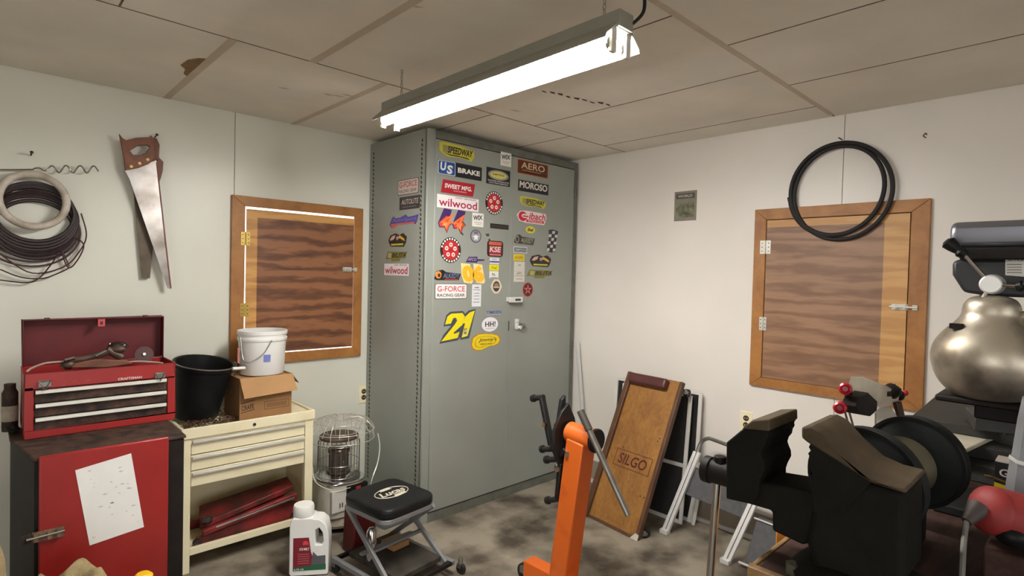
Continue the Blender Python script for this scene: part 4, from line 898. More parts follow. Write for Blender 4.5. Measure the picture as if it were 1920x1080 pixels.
mb.poly([(-.028, fy - .001, .155), (.0, fy - .001, .155), (-.004, fy - .001, .17), (-.016, fy - .001, .176), (-.026, fy - .001, .17)], flat((214, 60, 70)))
mb.text('ICE MELT', (-.02, fy - .001, .135), X, Z, V((0, 0, 0)), .045, .012, flat((236, 230, 230)), .03)
for i in range(5): mb.poly([(-.05, fy - .001, .108 - i * .011), (.002, fy - .001, .108 - i * .011), (.002, fy - .001, .112 - i * .011), (-.05, fy - .001, .112 - i * .011)], flat((180, 90, 96)))
mb.text('6.75 LB', (-.045, fy - .001, .037), X, Z, V((0, 0, 0)), .045, .008, flat((226, 230, 226)), .02)
mb.build('label_print', t, fix=False)

# ================================================================== ROLLING STOOL
sc_ = V((1.464, 2.361, 0)); TS = Matrix.Translation(sc_) @ Matrix.Rotation(math.radians(7.5), 4, 'Z')
t = thing('mechanic_stool', sc_, 'rolling mechanic stool with black padded seat and grey folding frame', 'stool')
sx0, sx1, sy0, sy1 = -.172, .148, -.17, .17
mb = MB(TS)
def rr(x0, x1, y0, y1, r, z, n=5):
    pts = []
    for cx, cy, t0 in ((x1 - r, y0 + r, -90), (x1 - r, y1 - r, 0), (x0 + r, y1 - r, 90), (x0 + r, y0 + r, 180)):
        for k_ in range(n + 1): th = math.radians(t0 + 90 * k_ / n); pts.append((cx + r * math.cos(th), cy + r * math.sin(th), z))
    return pts
mb.prism(rr(sx0, sx1, sy0, sy1, .06, .355), (0, 0, .05), m_black); mb.build('seat', t, .018, 4, label='black padded seat with a cream logo')
mb = MB(TS); crm = flat((206, 200, 178)); lz = .4056; cx_, cy_ = .0, .0
du, dv = V((.93, .0, 0)), V((0, 1, 0))
mb.tube(arc((cx_, cy_, lz - .0006), (1, 0, 0), (0, .62, 0), .092, 0, 2 * math.pi, 36)[:-1], .0022, crm, 4, closed=True)
mb.text('Lucas', (cx_, cy_ - .002, lz), V((1, 0, 0)), V((0, 1, 0)), V((0, 0, 0)), .15, .05, crm, .03, .3); mb.poly([(cx_ - .02, cy_ - .062, lz), (cx_ + .05, cy_ - .055, lz), (cx_ + .055, cy_ - .03, lz), (cx_ - .015, cy_ - .034, lz)], crm); mb.poly([(cx_ - .04, cy_ + .035, lz), (cx_ + .03, cy_ + .035, lz), (cx_ + .02, cy_ + .06, lz), (cx_ - .03, cy_ + .058, lz)], crm)
mb.build('seat_logo', t, fix=False, label='cream oval logo')
mb = MB(TS); mb.prism(rr(sx0 + .004, sx1 - .004, sy0 + .004, sy1 - .004, .05, .335), (0, 0, .022), m_grey); mb.build('seat_frame', t, .003)
for x in (-.165, .16):
    for a, b in (((sy1 - .02, .34), (-.22, .07)), ((sy0 + .02, .34), (.21, .07))):
        xx = x + (.012 if b[0] > 0 else 0) * (1 if x > 0 else -1); x_top = -.15 if x < 0 else .14
        if x < 0 and b[0] > 0: continue
        mb = MB(TS); mb.beam((x_top, a[0], a[1]), (xx, b[0], b[1]), .024, .016, m_grey, (1, 0, 0)); mb.build('leg', t, .002)
for y, z in ((-.055, .185), (.02, .15)):
    mb = MB(TS); mb.beam((-.16, y, z), (.15, y, z), .022, .012, m_grey); mb.build('cross_bar', t, .002)
mb = MB(TS); 
for x in (-.17, .19): mb.beam((x, -.245, .065), (x, .225, .065), .024, .024, m_grey)
for y in (-.235, .215): mb.beam((-.17, y, .065), (.19, y, .065), .02, .02, m_blkmetal)
mb.build('base_frame', t, .003)
for x, y in ((-.17, -.25), (-.165, .215), (.235, -.25), (.235, .225)):
    mb = MB(TS); mb.cyl((x, y, .05), (x, y, .075), .012, m_steel, 12); mb.box(x - .012, x + .012, y - .012, y + .014, .028, .05, m_steel); g_ = mb.build('caster', t)
    mb = MB(TS); mb.cyl((x - .009, y - .004, .025), (x + .009, y - .004, .025), .025, m_rubber, 20); mb.build('wheel', g_)
mb = MB(TS); mb.box(-.12, .15, -.2, .17, .075, .10, mat('grimy_tray', (60, 54, 46), .7, 0, .35, 12, col2=(34, 30, 27))); mb.build('tray', t, .003)
# things stored under / behind the stool
q = MB(); q.prism([(1.40, 2.62, 0), (1.54, 2.62, 0), (1.53, 2.62, .22), (1.41, 2.62, .24)], (0, .12, 0), m_redD); q.box(1.43, 1.5, 2.64, 2.72, .235, .27, m_blkmetal)
o = q.build('red_container', None, .01); tag(o, 'dark red container on the floor behind the stool', 'container')
q = MB(TS); q.lathe([(0, .101), (.022, .101), (.024, .12), (.024, .24), (.014, .256), (0, .258)], (-.10, .02, 0), m_chrome, seg=20); tag(q.build('steel_canister'), 'shiny steel canister standing on the stool tray', 'canister')
q = MB(TS)
q.prism([(-.07, -.04, .25), (.06, -.06, .26), (.08, -.07, .33), (-.08, -.05, .33)], (0, .07, 0), mat('grey_bag_plastic', (120, 122, 122), .3, 0, .1, 12)); o = q.build('hanging_drawer', t, .006, label='grey plastic tray under the seat')
q = MB(TS); q.box(.02, .12, .0, .1, .101, .13, m_card); tag(q.build('wood_block', None, .003), 'tan block lying on the stool tray', 'block')

# ================================================================== ENGINE STAND
ex = 1.93
t = thing('engine_stand', (ex, 1.6, 0), 'orange engine stand with black mounting head and steel turning bar', 'engine stand')
pt, pb = V((ex, 1.565, .80)), V((ex, 1.655, .05))
mb = MB(); mb.beam(pb, pt - V((0, 0, .04)), .095, .095, m_orange, (1, 0, 0)); mb.build('post', t, .006)
ax = V((0, -1, -.03)).normalized(); 
tc_ = onX(1085, 822, ex)
hp0, hp1 = V((ex, 1.632, .782)), V((ex, 1.492, .775))
mb = MB(); mb.cyl(hp0, hp1, .046, m_orange, 32); mb.build('head_tube', t, .002)
mb = MB(); mb.cyl(hp1, hp1 + V((0, -.018, 0)), .052, m_blkmetal, 28); mb.build('collar', t, .004)
# turning bar passing through the tube end
b0, b1 = onX(1088, 770, ex - .06), onX(1178, 967, ex - .06)
mb = MB(); mb.cyl(b0, b1, .013, m_steel, 14); mb.cyl(b0, b0.lerp(b1, .2), .0165, mat('bar_grip', (90, 86, 80), .45, .6), 14); mb.build('turning_bar', t, .002, label='slanting steel bar')
# mounting plate (faces +Y)
py = 1.71
def E_(x, y, d=0.): return onX(x, y, ex)
m_mount = mat('mount_black', (34, 33, 33), .45, .3, .2, 12)
n_ = V((0.25, 1, 0)).normalized(); u_ = V((-1, .25, 0)).normalized()
n_ = V((.12, 1, -.05)).normalized(); u_ = V((-1, .12, 0)).normalized()
pc_ = V((ex - .01, 1.642, .775))
def mp(a, b, d=0): return pc_ + u_ * a + Z * b + n_ * d
mb = MB(); mb.prism([mp(-.055, -.145), mp(.03, -.155), mp(.07, -.08), mp(.075, .02), mp(.03, .10), mp(-.01, .135), mp(-.05, .06), mp(-.07, -.05)], n_ * .016, m_mount); mb.build('mounting_plate', t, .003)
mb = MB(); mb.prism([mp(-.01, .02, .016), mp(.05, -.03, .016), mp(.02, .15, .016), mp(-.005, .17, .016)], n_ * .02, m_mount); mb.build('fin_plate', t, .003)
for A, B, E2 in ((onX(1034, 835, 1.9), onX(1016, 745, 1.9), onX(999, 747, 1.9)), (onX(1052, 815, 1.9), onX(1035, 842, 1.9), onX(1016, 842, 1.9)), (onX(1062, 842, 1.9), onX(1045, 861, 1.9), onX(1024, 862, 1.9)), (onX(1052, 868, 1.9), onX(1046, 936, 1.9), onX(1026, 938, 1.9))):
    mb = MB(); mb.beam(A, B, .03, .022, m_mount, (0, 1, .2)); ar = mb.build('arm', t, .005)
    d = (E2 - B).normalized(); mb = MB(); mb.cyl(B - d * .012, E2, .013, m_mount, 14); mb.cyl(E2 - d * .012, E2 + d * .003, .018, m_mount, 14); mb.build('sleeve', ar)
for x, y in ((1020, 796), (1043, 799), (1062, 851), (1043, 879)):
    p = onX(x, y, 1.88); mb = MB(); mb.cyl(p, p + V((.03, .03, 0)), .008, m_chrome, 12); mb.cyl(p - V((.004, .008, 0)), p + V((.004, .004, 0)), .013, m_chrome, 6); mb.build('bolt', t, label='bright steel bolt')
# foot leg along +Y with wheel
mb = MB(); mb.beam((ex, 1.50, .085), (ex - .01, 1.86, .085), .075, .075, m_orange); mb.build('base_leg', t, .004)
mb = MB(); mb.beam((ex - .02, 1.60, .085), (ex - .02 + .6, .96, .085), .075, .075, m_orange) if False else mb.beam((ex + .0, 1.5, .085), (ex + .0, .95, .085), .075, .075, m_orange); mb.build('base_leg', t, .004)
for y in (1.87, .95):
    mb = MB(); mb.box(ex - .03, ex + .03, y - .02, y + .03, .045, .075, m_steel); cs = mb.build('caster', t)
    mb = MB(); mb.cyl((ex - .016, y + .02, .042), (ex + .016, y + .02, .042), .042, m_rubber, 24); mb.build('wheel', cs, .004)

# ================================================================== CREEPER (leaning)
A, B, C_, D_ = V((2.734, 2.179, 0)), V((2.689, 1.766, 0)), V((3.085, 2.113, .866)), V((3.045, 1.712, .866))
def cp(a, b, d=0.):   # a: 0 left..1 right, b: 0 bottom..1 top
    p = A.lerp(B, a).lerp(C_.lerp(D_, a), b); return p + CN * d
CN = (B - A).cross(C_ - A).normalized()
if CN.x > 0: CN = -CN
t = thing('creeper_board', A.lerp(B, .5), 'brown wooden mechanic creeper with SILGO lettering leaning on the right wall', 'creeper')
mb = MB(); mb.prism([cp(.09, 0), cp(.98, 0), cp(.98, 1), cp(.09, 1)], -CN * .012, m_creep); mb.build('deck', t, .001)
mb = MB(); mb.prism([cp(0, 0, -.025), cp(0.09, 0, -.025), cp(.09, 1, -.025), cp(0, 1, -.025)], CN * .045, m_creepD); mb.build('side_rail', t, .004)
mb = MB(); mb.prism([cp(.965, 0, -.025), cp(1.02, 0, -.025), cp(1.02, 1, -.025), cp(.965, 1, -.025)], CN * .032, m_creepD); mb.build('side_rail', t, .004)
mb = MB(); mb.prism([cp(0, 0, -.03), cp(1.0, 0, -.03), cp(1, .02, -.03), cp(0, .02, -.03)], CN * .034, m_creepD); mb.build('end_rail', t, .003)
mb = MB(); mb.prism([cp(.10, .925, .002), cp(.80, .925, .002), cp(.80, .995, .002), cp(.10, .995, .002)], CN * .045, m_maroon); mb.build('headrest', t, .014, 3, label='dark maroon padded headrest')
mb = MB(); mb.prism([cp(.9, 0, .004), cp(1.025, 0, .004), cp(1.025, .035, .004), cp(.97, .04, .004)], CN * .004, m_alustrip); mb.build('corner_plate', t, label='worn silver corner')
for a_, b_ in ((1.0, .95), (1.0, .05), (0.02, .94)):
    mb = MB(); c = cp(a_, b_, -.03); mb.cyl(c + CN * .0, c - CN * .035, .016, m_steel, 12); mb.cyl(c - CN * .045 - Y * .012, c - CN * .045 + Y * .012, .024, m_rubber, 18); mb.build('caster', t)
mb = MB(); uu = (B - A).normalized(); vv = (cp(.5, 1) - cp(.5, 0)).normalized(); brn = flat((84, 34, 18))
c = cp(.56, .43, .0012); W_ = (B - A).length
mb.text('SILGO', c, uu, vv, V((0, 0, 0)), .215, .064, brn, .02, .15)
bw, bh, bt = .27, .1, .0018
for s in (-1, 1):
    mb.obox(c + vv * s * bh / 2, uu * bw / 2, vv * bt, CN * .0003, brn); mb.obox(c + uu * s * bw / 2, uu * bt, vv * bh / 2, CN * .0003, brn)
mb.build('lettering', t, fix=False)
mb = MB()
for a_, b_ in ((.88, .6), (.90, .62), (.93, .25), (.32, .5), (.12, .96), (.86, .25)): mb.ball(cp(a_, b_, .001), .004, m_dot, (1, 1, 1), 8, 5)
mb.build('screw', t)

# ================================================================== SCREENS behind the creeper
def screen(y0, y1, xb, xt, h, bar, label):
    t = thing('window_screen', (xb, (y0 + y1) / 2, 0), label, 'window screen'); f = .022
    def q_(y, z, d=0): return V((xb + (xt - xb) * z / h - d, y, z))
    for a, b in ((q_(y0, .0), q_(y0, h)), (q_(y1, 0), q_(y1, h)), (q_(y0, f / 2), q_(y1, f / 2)), (q_(y0, h), q_(y1, h))) + (((q_(y0, bar), q_(y1, bar)),) if bar else ()):
        mb = MB(); mb.beam(a, b, f, .014, m_wenam, (1, 0, 0)); mb.build('frame_bar', t, .002)
    MB().prism([q_(y0, .01, -.004), q_(y1, .01, -.004), q_(y1, h, -.004), q_(y0, h, -.004)], (.003, 0, 0), m_screen).build('mesh_panel', t)
screen(1.672, 2.292, 3.15, 3.20, .785, None, 'rear white framed dark screen leaning on the right wall, its left top corner showing')
screen(1.715, 2.20, 3.08, 3.155, .770, .345, 'front white framed dark screen with a middle bar behind the creeper')

# ================================================================== FOLDING STEP
t = thing('step_ladder', (2.9, 1.5, 0), 'folded silver step ladder with grey treads leaning on the right wall', 'ladder')
lb, lt_, rb, rt = V((2.90, 1.712, .0)), V((3.09, 1.60, .53)), V((2.84, 1.315, 0)), V((3.06, 1.19, .50))
for a, b in ((lb, lt_ - (lt_ - lb) * .12), (rb, rt - (rt - rb) * .1)):
    for s in (-1, 1):
        mb = MB(); off = Y * s * .012; mb.beam(a + off, b + off, .019, .026, m_alu, (1, 0, 0)); mb.build('side_rail', t, .003)
    mb = MB(); mb.beam(a + X * .006, b + X * .006, .03, .004, m_black, (1, 0, 0)); mb.obox(a + Z * .012, (.02, 0, 0), (0, .024, 0), (0, 0, .012), m_alu); mb.build('rail_foot', t, .002)
top = smooth([lt_ - (lt_ - lb) * .12, lt_ - (lt_ - lb) * .02, lt_ + V((.004, -.03, .02)), lt_ + V((.004, -.08, .022)), rt + V((0, .08, .03)), rt + V((0, .02, .0)), rt - (rt - rb) * .1], 6)
mb = MB(); mb.tube(top, .011, m_steel, 10); mb.build('top_rail', t)
mb = MB(); mb.prism([V((3.05, 1.655, .375)), V((3.05, 1.22, .345)), V((3.0, 1.27, .19)), V((3.0, 1.67, .225))], (.02, 0, 0), m_greyD); mb.build('tread', t, .003)
for s in (0, 1):
    a, b = (V((3.15, 1.70, 0)), V((3.17, 1.645, .37))) if s == 0 else (V((3.13, 1.66, 0)), V((3.16, 1.62, .36)))
    mb = MB(); mb.beam(a, b, .02, .02, m_wenam); mb.build('rear_leg', t, .002)
mb = MB(); P4 = [onX(x, y, 2.86) for x, y in ((1398, 968), (1500, 1005), (1500, 1075), (1384, 1045))]
P4 = [V((2.97, 1.215, .235)), V((2.93, .88, .235)), V((2.87, .90, .012)), V((2.88, 1.235, .012))]
q = MB(); q.prism(P4, (.025, 0, .004), m_greyD)
o = thing('folding_step', (2.88, 1.1, 0), 'dark grey flat panel with a round hole propped right of the step ladder', 'panel'); q.build('panel', o, .004)
c = P4[0].lerp(P4[1], .5).lerp(P4[3].lerp(P4[2], .5), .42); q = MB(); q.lathe([(0, 0), (.022, 0), (.022, .003), (0, .003)], c, m_dot, (-1, 0, .3), 20, 1, .6); q.build('hole', o)
q = MB(); q.tube([P4[3] + V((-.02, .02, .01)), P4[2] + V((-.02, 0, .01))], .006, m_alu, 8); q.tube([P4[0] + V((-.01, .01, 0)), P4[1] + V((-.01, 0, 0))], .005, m_alu, 8); q.build('edge_rod', o)

# ================================================================== WORKBENCH
BZ = .93
t = thing('workbench', (2.1, 0.0, 0), 'grimy dark wooden workbench carrying the vise grinder and drill press', 'workbench')
mb = MB(); mb.box(1.09, 3.20, -.5, .445, BZ - .045, BZ, m_bench); mb.build('bench_top', t, .004)
m_edgew = wood('bench_edge_wood', (176, 142, 96), (110, 80, 48), (1, 5, 5), 4, 1)
mb = MB(); mb.box(1.075, 1.09, -.5, .455, BZ - .05, BZ + .001, m_edgew); mb.box(1.09, 3.20, .445, .455, BZ - .05, BZ + .001, m_edgew); mb.build('edge_strip', t, .002)
for x, y in ((1.14, .38), (3.13, .38), (1.14, -.44), (3.13, -.44)):
    mb = MB(); mb.box(x - .045, x + .045, y - .045, y + .045, 0, BZ - .045, m_bench); mb.build('leg', t, .004)
q = MB(); q.beam((1.33, .475, .60), (1.33, .475, .925), .09, .022, mat('orange_wood', (214, 140, 46), .6, 0, .15, 12), (0, 1, 0)); q.box(1.3, 1.36, .458, .475, .6, .66, m_orange)
q = MB(); q.box(1.27, 1.46, .458, .478, .0, .955, mat('orange_wood', (214, 140, 46), .6)); tag(q.build('wooden_board', None, .003), 'orange yellow board standing against the bench edge under the vise', 'board')

# ------------------------------------------------------------------ VISE
VX0, VX1 = 1.10, 1.24
def Q(x, y, X_=VX0): p = onX(1300 + x / 2.7, 680 + y / 2.7, X_); return V((X_, p.y, p.z))
t = thing('bench_vise', (1.17, .33, BZ), 'large dark cast iron bench vise at the near corner of the workbench', 'vise')
def slab(pts, x0, x1, m): return MB().prism([Q(a, b) + X * (x0 - VX0) for a, b in pts], (x1 - x0, 0, 0), m)
inner = [(385, 345), (372, 360), (378, 378), (366, 395), (362, 420), (345, 440), (338, 465), (346, 490), (356, 515), (358, 545), (340, 580), (330, 610)]
slab([(165, 405), (250, 335)] + inner + [(330, 660), (300, 720), (165, 690)], VX0, VX1, m_cast).build('moving_jaw', t, .005)
slab([(165, 630), (330, 612), (640, 668), (640, 900), (540, 935), (385, 860), (385, 760), (165, 695)], VX0 + .01, VX1 - .03, m_cast).build('slide', t, .006)
slab([(245, 335), (300, 290), (385, 289), (386, 347)], VX0 - .002, VX1 + .005, m_castL).build('jaw_cap', t, .003, label='lighter jaw cap, lamplight in its colour')
serr2 = [(575, 400), (592, 412), (584, 428), (594, 445), (580, 460), (590, 478), (580, 498), (592, 515), (588, 535), (602, 560), (585, 605), (600, 650)]
slab(serr2 + [(610, 760), (760, 760), (900, 606), (690, 472)], VX0, VX1, m_cast).build('fixed_jaw', t, .004)
slab([(548, 325), (600, 322), (655, 352), (740, 452), (850, 555), (960, 608), (1080, 640), (1080, 664), (900, 608), (690, 474), (575, 402), (548, 380)], VX0 - .002, VX1 + .005, m_castL).build('jaw_cap', t, .004, label='lighter sloping jaw cap, lamplight in its colour')
slab([(600, 690), (640, 640), (760, 640), (880, 610), (1075, 662), (1072, 800), (1068, 1000), (1072, 1130), (620, 1130), (590, 1000), (560, 900)], VX0 + .004, VX1 - .004, m_cast).build('body', t, .012, 3)
mb = MB(); c0 = V((1.17, .285, BZ)); mb.lathe([(0, 0), (.115, 0), (.118, .012), (.1, .03), (.075, .04), (0, .04)], c0, m_cast, seg=36); mb.build('swivel_base', t)
for dx, dy in ((-.055, .10), (.06, .10), (-.09, -.05)):
    mb = MB(); mb.cyl(c0 + V((dx, dy, 0)), c0 + V((dx, dy, .02)), .014, mat('greenish_nut', (92, 92, 78), .5, .4), 6); mb.build('bolt', t)
zc_ = Q(90, 590).z; yc_ = Q(160, 590).y; xm = (VX0 + VX1) / 2
cc = V((xm, yc_ - .01, zc_ - .006))
mb = MB(); mb.cyl(cc, cc + V((0, .085, -.0)), .026, m_blkmetal, 22); mb.cyl(cc + V((0, .072, 0)), cc + V((0, .09, 0)), .029, m_blkmetal, 22); mb.cyl(cc + V((0, .055, .02)), cc + V((0, .055, .036)), .013, m_blkmetal, 14); mb.build('screw_head', t, .002)
mb = MB(); hx = cc + V((0, .06, 0)); mb.cyl(hx + V((0, -.002, .032)), hx + V((-.012, .008, -.36)), .0085, m_chrome, 12); mb.build('handle_bar', t, label='shiny steel handle bar hanging down')
mb = MB(); mb.cyl(cc + V((0, -.14, .0)), cc + V((0, 0, 0)), .014, mat('screw_maroon', (70, 34, 30), .5, .2), 14); mb.build('screw', t)

# ------------------------------------------------------------------ BENCH GRINDER
gy, gz = .325, 1.078
t = thing('bench_grinder', (1.5, gy, BZ), 'dark bench grinder with round wheel guards behind the vise', 'bench grinder')
TG = Matrix.Translation(V((1.3, gy, 0))) @ Matrix.Rotation(math.radians(-9), 4, 'Z') @ Matrix.Translation(-V((1.3, gy, 0)))
def guard(x0, x1, r, lab=None):
    mb = MB(TG); mb.lathe([(0, 0), (r - .008, 0), (r, .004), (r, x1 - x0 - .004), (r - .008, x1 - x0), (0, x1 - x0)], (x0, gy, gz), m_grind, (1, 0, 0), 48); g_ = mb.build('wheel_guard', t)
    mb = MB(TG); mb.lathe([(r - .006, -.002), (r + .001, -.002), (r + .001, .004)], (x0, gy, gz), m_black, (1, 0, 0), 48); mb.build('rim', g_)
guard(1.30, 1.335, .108); guard(1.54, 1.575, .101)
mb = MB(TG); mb.lathe([(.02, .0), (.055, .0), (.064, .01), (.064, .16), (.055, .17), (.03, .17), (.03, .205), (.0, .205)], (1.335, gy, gz - .0), m_drum, (1, 0, 0), 40); mb.build('motor', t)
mb = MB(); mb.box(1.36, 1.48, gy - .08, gy + .08, BZ, BZ + .075, m_grind); mb.build('base', t, .008)
def G(x, y, Y_=gy + .07): return onY(x, y, Y_)
# left eye shield
m_knob = mat('red_knob', (176, 26, 44), .3, 0, .1, 8)
def rot_knob(p, parent, r_=.013):
    q = MB(); d = V((-1, -.15, .05)); q.lathe([(0, .0), (r_ * .5, 0), (r_ * .5, .01), (r_, .012), (r_, .028), (r_ * .7, .032), (r_ * .45, .026), (0, .026)], p, m_knob, d, 20); q.build('knob', parent, label='red plastic knob')
SY = gy + .06
p = lambda x, y, Y_=SY: onY(x, y, Y_)
es = MB(); es.prism([p(1583, 742), p(1600, 732), p(1618, 748), p(1617, 766), p(1604, 776), p(1582, 772), p(1576, 758)], (0, -.03, 0), m_blkmetal); es.build('shield_bracket', t, .002)
k1, k2 = p(1588, 727), p(1578, 762)
rot_knob(k1, t); rot_knob(k2, t)
q = MB(); q.cyl(k1 + X * .0, p(1592, 745), .008, m_blkmetal, 10); q.cyl(k2, p(1590, 765), .008, m_blkmetal, 10)
for dx in (0, 8): q.cyl(p(1583 + dx, 768), p(1592 + dx, 800), .0025, m_steel, 6)
q.build('shield_arm', t)
q = MB(); q.prism([p(1590, 722), p(1612, 722), p(1650, 735), p(1686, 752), p(1660, 764), p(1622, 752), p(1590, 740)], (.006, -.004, .02), mat('scuffed_shield', (232, 220, 198), .35, 0, .12, 14)); q.build('eye_shield', t, .001, label='scuffed pale eye shield')
# right eye shield
q = MB(); q.ball(p(1672, 733), .022, m_blkmetal, (1.2, 1, .9), 12, 8, .12); q.ball(p(1686, 742), .014, m_blkmetal, (1, 1, 1), 10, 6, .1); q.cyl(p(1660, 738), p(1690, 738), .008, m_blkmetal); q.prism([p(1673, 754), p(1684, 752), p(1692, 785), p(1684, 791)], (0, -.008, 0), m_rust); q.build('shield_bracket', t, .001)
q = MB(); q.ball(p(1697, 737), .009, m_knob, (1, 1, 1), 10, 6); q.build('knob', t)
q = MB(); q.prism([p(1640, 810), p(1640, 775), p(1648, 763), p(1666, 762), p(1678, 778), p(1684, 810)], (.003, -.003, 0), m_glassy); q.build('eye_shield', t, label='clear plastic eye shield')

# ------------------------------------------------------------------ DRILL PRESS
DX, DY = 1.72, .195
t = thing('drill_press', (DX, .0, BZ), 'black and silver benchtop drill press at the right edge', 'drill press')
def D(x, y, X_=DX): p_ = onX(x, y, X_); return V((X_, p_.y, p_.z))
m_cover = mat('belt_cover_silver', (120, 121, 128), .34, .7, .06, 8)
mb = MB()
# belt cover: domed box along Y
prof = [(-.075, 0), (.075, 0), (.08, .012), (.08, .045), (.066, .062), (-.066, .062), (-.08, .045), (-.08, .012)]
ytip = .262; z0_ = 1.573
mb.prism([(DX + .065 + a, ytip, z0_ + b) for a, b in prof], (0, -.55, 0), m_cover); mb.build('belt_cover', t, .012, 4, label='silver belt cover')
mb = MB(); mb.box(DX - .012, DX + .142, -.28, ytip - .02, z0_ - .03, z0_, m_blkmetal); mb.build('cover_base', t, .004)
mb = MB(); hx0 = DX + .0
mb.prism([D(1785, 490), D(1785, 515), D(1806, 548), D(1860, 556), D(1990, 560), D(1990, 486), D(1800, 486)], (.13, 0, 0), mat('drill_head', (44, 44, 46), .5, .1, .1, 10)); mb.build('head', t, .008)
pl = D(1884, 487); mb = MB(); mb.prism([D(1885, 484) - X * .0012, D(1885, 516) - X * .0012, D(1935, 520) - X * .0012, D(1935, 482) - X * .0012], (.001, 0, 0), m_wenam)
mb.text('CAUTION', D(1903, 488) - X * .002, -Y, Z, V((0, 0, 0)), .035, .006, flat((60, 60, 60)), .03)
for i in range(4): mb.poly([D(1888, 495 + i * 5) - X * .002, D(1916, 495 + i * 5) - X * .002, D(1916, 497 + i * 5) - X * .002, D(1888, 497 + i * 5) - X * .002], flat((130, 130, 128)))
mb.build('label_plate', t, fix=False, label='white paper warning label')
hub = D(1857, 533, DX - .045)
mb = MB(); mb.cyl(hub, V((DX, hub.y, hub.z)), .021, m_alu, 30, .024); mb.build('feed_hub', t, .003, label='turned silver feed hub')
for (x, y), (gx, gy_) in (((1810, 480), (1782, 458)), ((1905, 537), (1935, 535)), ((1838, 566), (1822, 590))):
    a = hub + X * .01; e = D(x, y, DX - .045); mb = MB(); mb.cyl(a, e, .0042, m_chrome, 10); h_ = mb.build('feed_handle', t)
    e2 = D(gx, gy_, DX - .045); dd = (e2 - e)
    if gx != 1822: mb = MB(); mb.tube([e, e + dd * .3, e + dd * .45, e + dd * .8, e + dd * 1.15, e + dd * 1.3], .01, m_black, 14, rs=[.009, .013, .010, .014, .016, .008]); mb.build('grip', h_)
sp = V((DX + .05, .175, 0))
mb = MB(); mb.cyl((DX + .05, .185, 1.475), (DX + .05, .185, 1.405), .024, m_steel, 24); mb.cyl((DX + .05, .185, 1.44), (DX + .05, .185, 1.40), .034, m_cover, 24); mb.build('quill', t, .002)
mb = MB(); mb.cyl((DX + .05, .185, 1.405), (DX + .05, .185, 1.35), .02, m_blkmetal, 18); mb.build('chuck', t, .002)
mb = MB(); mb.cyl((DX + .07, -.06, BZ + .02), (DX + .07, -.06, 1.6), .03, m_steel, 24); mb.build('column', t)
mb = MB(); mb.box(DX - .03, DX + .17, -.14, .27, BZ, BZ + .022, m_grind); mb.build('base', t, .004)
TZ_ = 1.222
mb = MB(); mb.prism([D(1750, 736, 1.66), D(1830, 762, 1.66), V((1.66, .0, TZ_ - .03)), V((1.66, .0, TZ_))], (0.01, 0, 0), m_blkmetal) if False else mb.box(1.645, 1.87, .04, .268, TZ_ - .014, TZ_, m_blkmetal); mb.box(1.70, 1.82, -.03, .06, TZ_ - .05, TZ_ - .012, m_blkmetal); mb.box(1.69, 1.83, .08, .2, TZ_ - .05, TZ_ - .014, m_blkmetal); mb.build('table', t, .004)
# tarnished metal vessel on the drill table
vc = V((1.705, .178, TZ_))
t = thing('metal_jug', vc, 'tarnished pear shaped metal jug standing on the drill press table', 'jug')
prof = [(0, 0), (.055, .0), (.078, .012), (.098, .038), (.110, .072), (.1115, .098), (.104, .125), (.088, .15), (.068, .172), (.056, .19), (.0535, .205), (.05, .219), (.04, .231), (.022, .237), (0, .238)]
sm = [(p.x, p.y) for p in smooth([V((a, b, 0)) for a, b in prof], 3)]
mb = MB(); mb.lathe([(max(0, a), b) for a, b in sm], vc, m_pot, seg=48); mb.build('body', t, angle=180)
mb = MB(); e0 = vc + V((.0, -.05, .192)); mb.tube([e0, e0 + V((-.01, -.06, .012)), e0 + V((-.01, -.16, .03))], .012, m_pot, 14); mb.build('handle', t, label='tubular side handle')
mb = MB(); mb.obox(vc + V((-.06, .055, .165)), (.008, 0, 0), (0, .012, 0), (0, 0, .006), m_blkmetal); mb.build('clip', t)

# ------------------------------------------------------------------ clutter at the back of the bench
def clutter(name, c, L_, W2, H_, rot, m, label, cat, tilt_=0):
    T_ = Matrix.Translation(V(c)) @ Matrix.Rotation(math.radians(rot), 4, 'Z') @ Matrix.Rotation(math.radians(tilt_), 4, 'Y')
    q = MB(T_); q.box(-L_ / 2, L_ / 2, -W2 / 2, W2 / 2, 0, H_, m); return tag(q.build(name, None, .003), label, cat)
m_plank = mat('black_plank', (48, 47, 45), .6, 0, .3, 14, .1)
m_plank2 = mat('grey_plank', (44, 42, 38), .7, 0, .25, 10, .05)
clutter('black_tray', (2.35, .27, BZ), .62, .30, .05, -6, m_plank, 'lowest black tray in the stack behind the grinder', 'tray')
clutter('black_tray', (2.38, .28, BZ + .05), .55, .26, .035, 4, m_plank2, 'grey dusty tray in the middle of the stack behind the grinder', 'tray')
clutter('white_strip', (2.33, .30, BZ + .087), .66, .20, .012, -8, mat('dirty_white_board', (196, 188, 168), .6), 'dirty white flat board on the stack behind the grinder', 'board')
clutter('steel_sheet', (2.42, .31, BZ + .1), .52, .22, .03, 2, m_plank2, 'dark grey flat panel topmost on the stack behind the grinder', 'panel')
clutter('drill_bit_case', (2.2, .2, BZ + .131), .16, .14, .04, 15, m_plank, 'small black case on the stack under the drill press table', 'case')
